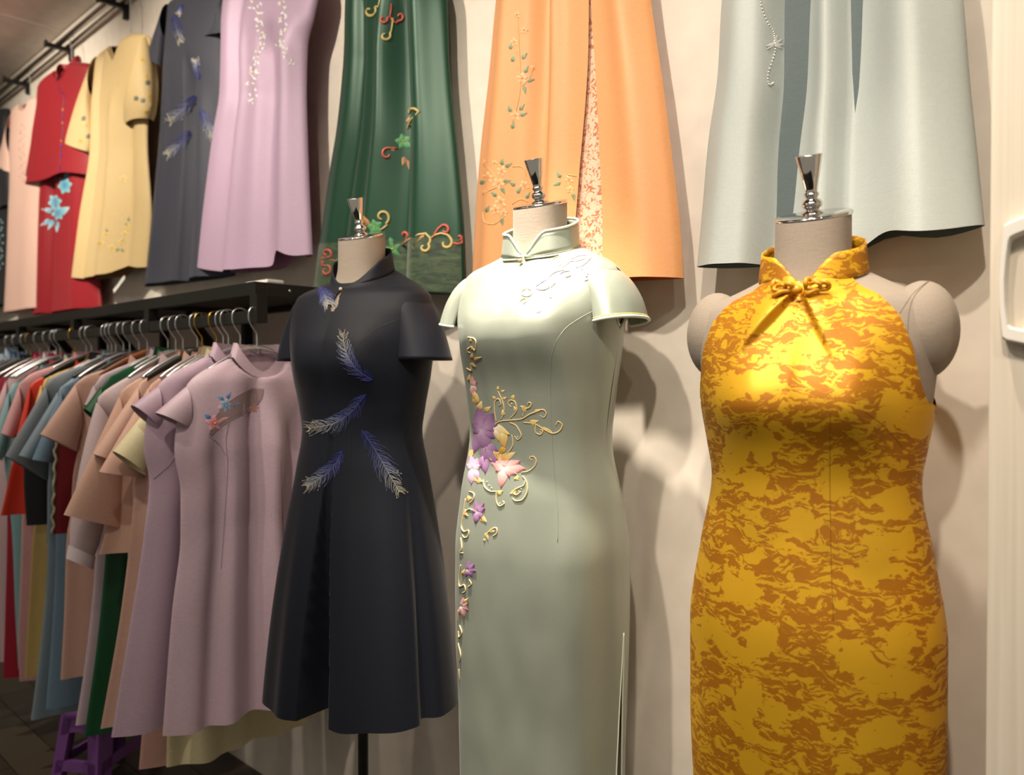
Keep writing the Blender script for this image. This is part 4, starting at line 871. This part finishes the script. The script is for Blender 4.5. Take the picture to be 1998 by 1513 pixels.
# knotted button
cN = FY.pt(-math.pi / 2, 1.484, 0.012) + Vector((0, -0.004, 0))
def knot(c, sx, n=90):
    pts = []
    for i in range(n):
        t = 2 * math.pi * i / n * 1.0; r = 0.0075 + 0.0035 * math.cos(3 * t)
        pts.append(c + Vector((sx * 0.013 + 0.0175 * math.cos(t) * 0.8 + 0.004 * math.cos(2 * t), -0.0035 - 0.003 * math.sin(3 * t) + 0.22 * sx * (0.0175 * math.cos(t)), (0.0085 + .0025 * math.cos(3 * t)) * math.sin(t))))
    m = MB(); m.tube(pts + [pts[0]], 0.0036, 8)
    pts2 = [c + Vector((sx * 0.013 + 0.008 * math.cos(a * 1.0), -0.005 - 0.003 * math.sin(2 * a), 0.0045 * math.sin(a))) for a in np.linspace(0, 2 * math.pi, 40)]
    m.tube(pts2, 0.0028, 7); return m
for sg in (-1, 1): knot(cN + Vector((sg * 0.010, -0.006, 0.006)), sg * 1.0).build('knot_loop', GTH, goldo)
bm_ = MB(); bm_.ball(cN + Vector((0, -0.010, 0.002)), (0.008, 0.0065, 0.0065), 14, 9); bm_.build('knot_button', GTH, goldo)
# seams of the bare shoulders
bb_ = MB(); bb_.add(torsoY.v, torsoY.f); bb_.add(ballY.v, ballY.f); bvT = bb_.bvh()
seam_on(bvT, [(1813, 549), (1790, 570), (1775, 600), (1771, 650), (1776, 700), (1785, 728)], formY, (120, 106, 94), 0.0007, 'shoulder_seam')
seam_on(bvT, [(1740, 548), (1775, 548), (1813, 549)], formY, (130, 116, 102), 0.0006, 'shoulder_seam')
seam_on(bvT, [(1808, 551), (1780, 575), (1755, 612)], formY, (130, 116, 102), 0.0006, 'shoulder_seam')
# ================= mint cheongsam
p = onY(1054, 402, -0.22); PX, PY = p.x, -0.22
KP = [(1.684, .0505, .0505, .0505), (1.625, .051, .051, .051), (1.602, .056, .053, .056), (1.590, .074, .056, .062), (1.576, .108, .060, .068), (1.560, .143, .067, .078), (1.540, .163, .078, .088), (1.50, .170, .098, .098), (1.45, .166, .112, .104), (1.40, .160, .112, .102), (1.32, .148, .104, .098), (1.236, .138, .100, .096), (1.12, .158, .114, .115), (1.01, .172, .122, .13), (.88, .172, .12, .128), (.70, .166, .115, .12), (.30, .158, .112, .112)]
EMB.ROT = turned(10, PX, PY)
FP = Form(PX, PY, KP, (1.425, .030, .074, .05, .30), 1.592)
formP, torsoP, ballP = dress_form('dress_form', 'grey linen dress form wearing the mint cheongsam, middle of the three', FP, (.142, .004, 1.488, .034, .048, .048), 1.684, 0.083, None)
MINT = cloth('mint_silk_satin', (160, 168, 155), 0.37, 0.10, 0.5, 0.10, var=0.03, metal=0.38)
MPIPE = plain('pale_mint_piping', (214, 224, 208), 0.4); YPIPE = plain('gold_piping_thread', (214, 190, 110), 0.4)
slitR = interp([(.30, .89), (.60, .935), (.86, .992), (.885, 1.0), (1.44, 1.0), (1.452, .93), (1.48, .86), (1.51, .86), (1.535, .92), (1.55, 1.0)])
slitBR = interp([(.30, .95), (.60, .965), (.86, .996), (.885, 1.0), (1.44, 1.0), (1.452, .93), (1.48, .86), (1.51, .86), (1.535, .92), (1.55, 1.0)])
armL = interp([(1.44, 1.0), (1.452, .93), (1.48, .86), (1.51, .86), (1.535, .92), (1.55, 1.0)])
def dispP(p, th, z, u, front):
    q = 0.0022 * mnoise.noise(Vector((p.x * 10, p.y * 10, p.z * 3.2))) + 0.0013 * mnoise.noise(Vector((p.x * 26, 5, p.z * 9)))
    if front:
        for xx, am in ((-.045, .003), (.035, .003), (.10, .0035), (.14, -.002)): q += am * math.exp(-((p.x - PX - xx) / .016) ** 2) * math.exp(-((z - 1.35) / .07) ** 2)
        q += 0.004 * math.exp(-((p.x - PX - .12) / .03) ** 2) * smooth01((1.25 - z) / .3)
    return p + Vector((math.cos(th), math.sin(th), 0)) * q
fr, bk, rf, rb = tube_dress(FP, 1.594, .32, 190, 130, slitR, armL, slitBR, armL, 0.005, dispP)
mint = thing('cheongsam', (PX, PY, .32), 'mint satin cheongsam with cap sleeves and flower embroidery on the middle dress form', 'dress', 'dresses worn by the dress forms')
fr.build('front_panel', MINT, mint); bk.build('back_panel', MINT, mint)
cm, crow = collar(FP, 1.591, .044, 2.5, 30, 0.006, 0.06, Hb=.052)
solid(cm.build('stand_collar', MINT, mint), 0.002)
MB().tube(crow[5], 0.0026, 8).build('collar_piping', MPIPE, mint)
MB().tube([(q * 0.83 + r_ * 0.17) + Vector((0, 0, 0)) + (q - Vector((PX, PY, q.z))).normalized() * 0.0012 for q, r_ in zip(crow[5], crow[4])], 0.0007, 6).build('collar_piping', YPIPE, mint)
for side in (0, -1): MB().tube([r_[side] for r_ in crow], 0.0026, 8).build('collar_piping', MPIPE, mint)
seamc = [FP.pt(math.radians(-90 + a), 1.591, 0.0062) for a in np.linspace(2, 178, 50)]
MB().tube(seamc, 0.0008, 6).build('collar_seam', plain('grey_green_seam', (150, 146, 116), 0.6), mint)
kb = FP.pt(-math.pi / 2, 1.583, 0.010)
MB().ball(kb + Vector((0, -0.003, 0)), (0.0042, 0.004, 0.0045), 10, 7).build('button', plain('gold_bead_button', (176, 150, 96), 0.35, 0.3), mint)
MB().tube([FP.pt(math.radians(-90 + a), 1.586, 0.0075) for a in np.linspace(3, 46, 14)], 0.0016, 6).build('button_loop', plain('olive_loop_cord', (92, 96, 66), 0.6), mint)
MB().tube([FP.pt(math.radians(-90 - a), 1.586, 0.0075) for a in np.linspace(3, 30, 12)], 0.0014, 6).build('button_loop', plain('olive_loop_cord', (92, 96, 66), 0.6), mint)
for sg in (1, -1):
    m, rows = sleeve_path([(PX + sg * x_, PY + .002, z_) for x_, z_ in ((.100, 1.528), (.138, 1.514), (.159, 1.484), (.170, 1.446))], [(.058, .032), (.068, .040), (.075, .043), (.081, .044)], (-112, 112), 16, 40, sk=0.004)
    so = solid(m.build('cap_sleeve', MINT, mint), 0.0016)
    MB().tube(rows[-1], 0.0032, 8).build('sleeve_piping', MPIPE, so)
    MB().tube(rows[-2], 0.0012, 6).build('sleeve_piping', YPIPE, so)
    # shoulder seam line
    arm_pts = [r_[-1 if sg > 0 else 0] for r_, z in zip(rf, FP.zrows(1.594, .32, 190)) if 1.438 < z < 1.50]
    if len(arm_pts) > 2: MB().tube(arm_pts, 0.0024, 8).build('armhole_piping', MPIPE, mint)
    arm_pts = [r_[-1 if sg > 0 else 0] for r_, z in zip(rb, FP.zrows(1.594, .32, 190)) if 1.438 < z < 1.50]
    if len(arm_pts) > 2: MB().tube(arm_pts, 0.0024, 8).build('armhole_piping', MPIPE, mint)
for R_ in (rf, rb): MB().tube([r_[-1] for r_, z in zip(R_, FP.zrows(1.594, .32, 190)) if z < .89], 0.0016, 6).build('slit_piping', MPIPE, mint)
bvP = fr.bvh()
seam_on(bvP, [(1168, 602), (1130, 622), (1100, 645), (1080, 680), (1074, 720), (1075, 800), (1080, 900), (1088, 1000), (1088, 1058)], mint, (150, 158, 140), 0.0006, 'princess_seam')
PUR, PNK, YEL, CRM = ((206, 172, 206), (128, 78, 136)), ((246, 224, 220), (206, 128, 130)), ((206, 150, 30), (240, 224, 170)), (226, 204, 150)
def zz(x, y): return (860 + x / 2.161, 640 + y / 2.161)
def mm_(fn, name): e = EMB(bvP); fn(e); return e.done(name, mint)
def bloom(x, y, petals, pal):
    e = EMB(bvP)
    for (a, l, w) in petals: e.petal(x, y, a, l, w, pal[0], pal[1], 0.0026, 1.0, 0.75)
    for k in range(5): e.bead(x + random.uniform(-3, 3), y + random.uniform(-3, 3), 0.0009, (220, 190, 150))
    e.done('embroidered_flower', mint)
bloom(941, 838, [(100, 44, 13), (55, 38, 13), (15, 32, 12), (-35, 30, 12), (-80, 44, 14), (-110, 48, 12), (150, 22, 10), (200, 18, 10), (70, 24, 10), (-10, 20, 9)], PUR)
bloom(948, 872, [(-20, 26, 10), (-60, 38, 12), (-95, 30, 10)], PUR); bloom(944, 890, [(-85, 34, 9), (-100, 24, 7)], PUR)
bloom(922, 915, [(95, 26, 8), (60, 24, 8), (20, 18, 7), (-60, 24, 8), (-95, 30, 8), (140, 14, 6)], ((240, 226, 238), (176, 138, 180)))
bloom(984, 912, [(60, 16, 9), (20, 34, 9), (-5, 42, 10), (-30, 28, 9), (120, 22, 9), (160, 26, 10), (-100, 40, 10), (-60, 22, 8), (200, 18, 9)], PNK)
bloom(932, 998, [(100, 20, 6), (50, 20, 6), (20, 16, 6), (-100, 24, 7), (-60, 18, 6), (180, 10, 5)], PUR)
bloom(914, 1112, [(85, 18, 6), (40, 16, 6), (-10, 16, 6), (-60, 16, 6), (-110, 14, 5)], PUR)
bloom(902, 1184, [(80, 18, 5), (30, 14, 5), (-30, 14, 5), (-80, 22, 6), (-110, 16, 5)], PNK)
bloom(922, 752, [(90, 18, 5), (40, 12, 5), (-60, 16, 5), (-90, 22, 5)], PNK)
LV = [(150, 320, 95, 26, 7), (160, 345, 70, 18, 6), (185, 350, 30, 16, 5), (145, 300, 110, 20, 5), (130, 395, 100, 18, 4), (135, 515, 250, 18, 5), (235, 555, 60, 20, 7), (255, 555, 25, 32, 8), (240, 545, 120, 18, 7), (225, 560, 150, 10, 5), (150, 640, -20, 14, 6), (145, 630, 300, 12, 6), (170, 800, -40, 14, 6), (105, 795, 90, 14, 4), (110, 720, 0, 10, 6), (190, 865, -70, 14, 4), (205, 860, 10, 12, 4), (185, 890, -90, 6, 3), (92, 1040, 60, 12, 4), (95, 1160, 40, 14, 4), (140, 135, 20, 16, 4), (130, 130, 80, 12, 4), (125, 150, -30, 12, 4), (130, 95, 70, 10, 3), (118, 225, 80, 14, 4), (125, 60, 80, 10, 3)]
for x, y, a, l, w in LV: q = zz(x, y); mm_(lambda e: e.petal(q[0], q[1], a, l, w, YEL[0], YEL[1], 0.0022), 'embroidered_leaf')
# big curled acanthus
mm_(lambda e: (e.petal(*zz(225, 420), -25, 34, 10, (244, 238, 214), (236, 204, 110), .003), e.petal(*zz(262, 440), -85, 34, 9, (240, 222, 160), (206, 150, 40), .003), e.petal(*zz(270, 505), -130, 18, 6, (226, 180, 60), (190, 130, 30), .003), e.petal(*zz(235, 430), -80, 22, 7, (244, 240, 224), (226, 190, 90), .003)), 'embroidered_leaf')
ST = [[(225, 410), (250, 395), (290, 390), (340, 385), (375, 365), (400, 355), (430, 345), (445, 360), (435, 378), (420, 370)], [(235, 395), (228, 350), (230, 310), (245, 300), (255, 320), (245, 330)], [(255, 385), (268, 350), (262, 310), (250, 285), (240, 262)], [(290, 385), (320, 350), (315, 315), (298, 305), (285, 318), (298, 335)], [(345, 375), (355, 345), (375, 335), (382, 320), (370, 315), (364, 328)], [(350, 400), (395, 405), (430, 425), (470, 445), (500, 435), (512, 410), (495, 395), (485, 412)], [(400, 410), (400, 440), (420, 450), (430, 435), (418, 428)], [(290, 400), (315, 410), (330, 430), (340, 455), (325, 472), (312, 455)], [(300, 450), (305, 490), (290, 520), (265, 540)], [(340, 610), (370, 605), (395, 585), (403, 560), (390, 543), (374, 550), (385, 560)], [(345, 625), (362, 650), (365, 690), (345, 725), (315, 730), (303, 718)], [(340, 690), (320, 705), (305, 695), (318, 680), (350, 665), (355, 645)], [(180, 640), (185, 670), (210, 690), (240, 690)], [(235, 690), (235, 730), (248, 752), (268, 742), (262, 730)], [(120, 690), (140, 700), (138, 725), (120, 740)], [(140, 770), (120, 765), (105, 780), (115, 795)], [(105, 720), (95, 790), (88, 840), (100, 860), (118, 855), (115, 880), (100, 885), (92, 872)], [(85, 885), (90, 930), (80, 948), (95, 950)], [(195, 870), (215, 850), (235, 845), (236, 868), (220, 878)], [(85, 1000), (78, 1050), (80, 1090), (100, 1085), (105, 1110), (92, 1118)], [(120, 1060), (130, 1080), (115, 1095)], [(75, 1190), (72, 1240)], [(80, 1255), (90, 1285), (78, 1305), (75, 1280)], [(75, 1330), (85, 1380), (80, 1410)], [(78, 1440), (80, 1485)], [(150, 60), (145, 95), (130, 80), (112, 95), (125, 105)], [(115, 40), (140, 45), (150, 60)], [(110, 170), (130, 180), (128, 160)]]
for q in ST: mm_(lambda e: e.stroke([zz(*p_) for p_ in q], 0.0015, CRM, max(14, 5 * len(q))), 'embroidered_scroll')
mm_(lambda e: [e.bead(*zz(x, y), 0.0013, (240, 244, 236)) for x, y in [(205, 665), (195, 650), (215, 675), (330, 690), (340, 680), (250, 740), (225, 860), (300, 320), (325, 460), (270, 510), (420, 440), (130, 770)]], 'bead_cluster')
for x, y, a, l, w in [(240, 262, 80, 8, 3), (255, 270, 20, 8, 3), (262, 300, 20, 9, 3), (232, 300, 140, 8, 3), (300, 300, 60, 10, 4), (345, 350, 30, 12, 5), (375, 400, 10, 18, 5), (400, 405, 170, 12, 4), (425, 425, -10, 16, 4), (445, 430, -30, 16, 4), (355, 340, 150, 10, 4), (395, 355, 20, 14, 4), (265, 370, 100, 12, 4), (320, 350, 120, 10, 4), (330, 630, 200, 10, 5), (240, 700, 30, 12, 5), (320, 690, 200, 14, 5)]: q = zz(x, y); mm_(lambda e: e.petal(q[0], q[1], a, l, w, (222, 176, 60), (244, 226, 160), .002), 'embroidered_leaf')
def z8(x, y): return (960 + x / 8.325, 470 + y / 8.325)
PALE = (226, 222, 206)
for q in ([(960, 330), (1000, 290), (1060, 265), (1120, 270)], [(1290, 310), (1400, 250), (1520, 240), (1600, 265), (1560, 330), (1450, 420), (1350, 440)], [(1200, 400), (1280, 340), (1400, 330), (1520, 290)], [(880, 640), (960, 560), (1060, 500), (1200, 480)], [(720, 740), (820, 670), (930, 620), (1050, 580), (1180, 500), (1360, 490)], [(960, 760), (1080, 640), (1220, 590), (1330, 540), (1400, 510)], [(720, 780), (800, 800), (900, 780), (960, 700)], [(560, 780), (490, 820), (490, 880), (560, 910), (640, 880), (650, 820), (580, 780)], [(450, 1020), (470, 970), (540, 940), (560, 980), (510, 1030)], [(1500, 650), (1580, 620), (1590, 560), (1530, 530)], [(1080, 420), (1120, 390), (1190, 400), (1130, 450)]):
    mm_(lambda e: e.stroke([z8(*p_) for p_ in q], 0.0011, (206, 186, 200) if random.random() < .4 else (224, 208, 130), 24), 'embroidered_scroll')
for x, y, a, l, w, pal in [(1300, 330, 25, 36, 7, ((236, 226, 170), (240, 236, 220))), (1250, 560, 25, 30, 6, ((236, 220, 236), (226, 206, 226))), (1000, 680, 30, 40, 8, ((236, 222, 236), (220, 196, 222))), (850, 740, 35, 36, 7, ((236, 222, 236), (220, 196, 222))), (1120, 430, 40, 10, 4, ((190, 160, 110), (222, 200, 150))), (700, 940, 30, 8, 3, ((190, 170, 200), (220, 210, 220))), (940, 930, 80, 8, 4, ((240, 226, 130), (240, 236, 190))), (1530, 590, 90, 8, 3, ((170, 160, 190), (220, 210, 220))), (640, 1085, 20, 6, 3, ((240, 220, 130), (240, 236, 190))), (720, 1165, 10, 10, 2, ((190, 180, 200), (220, 210, 226)))]:
    q = z8(x, y); mm_(lambda e: e.petal(q[0], q[1], a, l, w, pal[0], pal[1], .002), 'embroidered_leaf')
# ================= navy feather dress
p = onY(706, 464, -0.30); NXX, NYY = p.x, -0.30
KN = [(1.668, .0505, .0505, .0505), (1.605, .051, .051, .051), (1.582, .057, .054, .057), (1.572, .074, .057, .063), (1.560, .106, .061, .069), (1.545, .142, .068, .080), (1.525, .164, .080, .090), (1.48, .172, .10, .10), (1.42, .168, .112, .106), (1.36, .160, .112, .104), (1.28, .144, .106, .098), (1.229, .136, .104, .096), (1.15, .148, .112, .108), (1.0, .172, .136, .134), (.85, .194, .153, .150), (.57, .222, .178, .176)]
EMB.ROT = turned(17, NXX, NYY)
FN = Form(NXX, NYY, KN, (1.385, .028, .074, .05, .30), 1.576, 0.024)
KB = [k if k[0] > 1.16 else (k[0], .125, .075, .08) for k in KN if k[0] > .9] + [(.93, .12, .07, .07)]
FB = Form(NXX, NYY, KB, (1.385, .026, .074, .05, .35), 1.576, 0.024)
formN, torsoN, ballN = dress_form('dress_form', 'grey linen dress form wearing the navy feather dress, farthest from the cabinet', FB, (.138, .004, 1.470, .032, .045, .048), 1.668, 0.082, None)
NAVY = cloth('navy_silk_mikado', (20, 23, 33), 0.55, 0.15, 0.22, 0.4, var=0.06)
def dispN(p, th, z, u, front):
    v = smooth01((1.235 - z) / .6); q = 0.0
    deg = (math.degrees(th) + 90) % 360; deg = deg if deg <= 180 else deg - 360
    def pleat(c, w, A): return A * math.exp(-((deg - c) / w) ** 2)
    gw = 2.0 + 6.0 * v; q += -(.003 + .080 * v) * smooth01((1.232 - z) / .02) * (1 - smooth01((abs(deg) - gw) / 1.1)); q += v * (pleat(0, 14, -.010) + pleat(18, 9, .012) + pleat(-18, 9, .012) + pleat(-72, 6, -.05) + pleat(74, 6, -.028) + pleat(48, 12, .008) + pleat(-48, 12, .010) + pleat(150, 9, -.04) + pleat(-150, 9, -.04))
    q += 0.0018 * mnoise.noise(Vector((p.x * 9, p.y * 9, p.z * 3)))
    if front and z > 1.24: q += .003 * math.exp(-((p.x - NXX - .10) / .02) ** 2) * math.exp(-((z - 1.33) / .06) ** 2)
    # keyhole handled by the opening mask
    return p + Vector((math.cos(th), math.sin(th), 0)) * q
fr, bk, rf, rb = tube_dress(FN, 1.578, .628, 200, 300, off=0.006, disp=dispN)
# keyhole below the collar
keep = []
for f in fr.f:
    c = sum((fr.v[i] for i in f), Vector()) / 4; t = (1.548 - c.z) / .060
    if 0 < t < 1 and abs(c.x - NXX) < .0105 * math.sin(math.pi * min(1, t ** 1.6)) ** .7 * (0.35 + .75 * t): continue
    keep.append(f)
frk = MB(); frk.v = fr.v; frk.f = keep
navy = thing('dress', (NXX, NYY, .628), 'navy pleated dress with blue feather embroidery on the dress form beside the rack', 'dress', 'dresses worn by the dress forms')
frk.build('front_panel', NAVY, navy); bk.build('back_panel', NAVY, navy)
cm, crow = collar(FN, 1.575, .040, 9, 70, 0.006, 0.09, Hb=.046, e=0.9)
solid(cm.build('stand_collar', NAVY, navy), 0.002)
MB().ball(FN.pt(math.radians(-92), 1.562, 0.009), 0.0042, 10, 7).build('button', plain('pearl_button', (206, 190, 160), 0.3), navy)
for sg in (1, -1):
    m, rows = sleeve_path([(NXX + sg * x_, NYY + .002, z_) for x_, z_ in ((.092, 1.506), (.126, 1.496), (.148, 1.448), (.165, 1.374))], [(.056, .036), (.066, .046), (.070, .050), (.076, .056)], (0, 360), 18, 40, sk=0.012)
    so = solid(m.build('sleeve', NAVY, navy), 0.002)
bvN = fr.bvh()
for pts, r in (([(775, 625), (735, 642), (705, 665), (690, 690)], .0006), ([(686, 838), (684, 900), (682, 960)], .0006)): seam_on(bvN, pts, navy, (12, 13, 18), r)
for i, (sp, hf) in enumerate([([(727, 742), (700, 724), (684, 704), (674, 683), (669, 652)], 17), ([(714, 770), (684, 806), (651, 827), (604, 836)], 19), ([(706, 840), (733, 880), (754, 917), (779, 960)], 20), ([(668, 880), (651, 911), (626, 933), (600, 950)], 18), ([(624, 560), (633, 575), (641, 594)], 16)]):
    e = EMB(bvN); e.feather(sp, hf, i, 60, 0.00034); e.done('feather_embroidery', navy, 'blue to silver feather')
EMB.ROT = None
for o_, dg in ((formY, 9), (goldo, 9), (formP, 10), (mint, 10), (formN, 17), (navy, 17)): o_.rotation_euler.z = math.radians(dg)
# ------------------------------------------------------------------ purple stool on the floor
PURP = plain('purple_plastic', (128, 76, 148), 0.35, 0, 0.5)
ST_H = 0.285; scx, scy = -2.794, -0.37
st = thing('plastic_stool', (scx, scy, 0), 'purple plastic step stool standing under the clothes rack', 'stool')
ws, wb = 0.070, 0.092; rz = math.radians(30.6); SY = 1.75
def SP(x, y, z): y *= SY; return Vector((scx + x * math.cos(rz) - y * math.sin(rz), scy + x * math.sin(rz) + y * math.cos(rz), z))
def ring_at(h, z, r=0.03, n=6):
    out = []
    for cxs, cys, a0 in ((1, 1, 0), (-1, 1, 90), (-1, -1, 180), (1, -1, 270)):
        for k in range(n + 1):
            a = math.radians(a0 + 90 * k / n); out.append(SP(cxs * (h - r) + r * math.cos(a), cys * (h - r) + r * math.sin(a), z))
    return out
tp = [ring_at(ws + .004, ST_H - .03), ring_at(ws + .006, ST_H - .008), ring_at(ws, ST_H), ring_at(ws * .8, ST_H - .003), ring_at(.004, ST_H - .003, .002)]
MB().grid(tp, True).build('seat', PURP, st)
def wat(z): return wb + (ws - wb) * z / (ST_H - .02)
for sx, sy in ((1, 1), (-1, 1), (-1, -1), (1, -1)):
    m = MB(); rows = []
    for z in np.linspace(0, ST_H - .02, 8):
        h = wat(z); t = .010; wl = .034 + .008 * (z / ST_H)
        rows.append([SP(sx * x, sy * y, z) for x, y in ((h, h), (h - wl, h), (h - wl, h - t), (h - t, h - t), (h - t, h - wl), (h, h - wl))])
    m.grid(rows, True); m.build('leg', PURP, st, False)
for k in range(4):
    a = math.radians(90 * k)
    def Q(x, y, z): return SP(x * math.cos(a) - y * math.sin(a), x * math.sin(a) + y * math.cos(a), z)
    for (za, zb_, dz, nm_) in ((.095, .125, 0, 'cross_rail'), (ST_H - .07, ST_H - .02, .018, 'apron')):
        m = MB(); rows = []
        for i in range(13):
            u = -1 + 2 * i / 12; arch = dz * u * u + (.014 * u ** 4 if nm_ == 'cross_rail' else 0)
            ha, hb = wat(za - arch), wat(zb_)
            rows.append([Q(u * (ha - .01), ha, za - arch), Q(u * (hb - .01), hb, zb_), Q(u * (hb - .01), hb - .010, zb_), Q(u * (ha - .01), ha - .010, za - arch)])
        m.grid(rows, True); m.build(nm_, PURP, st, False)
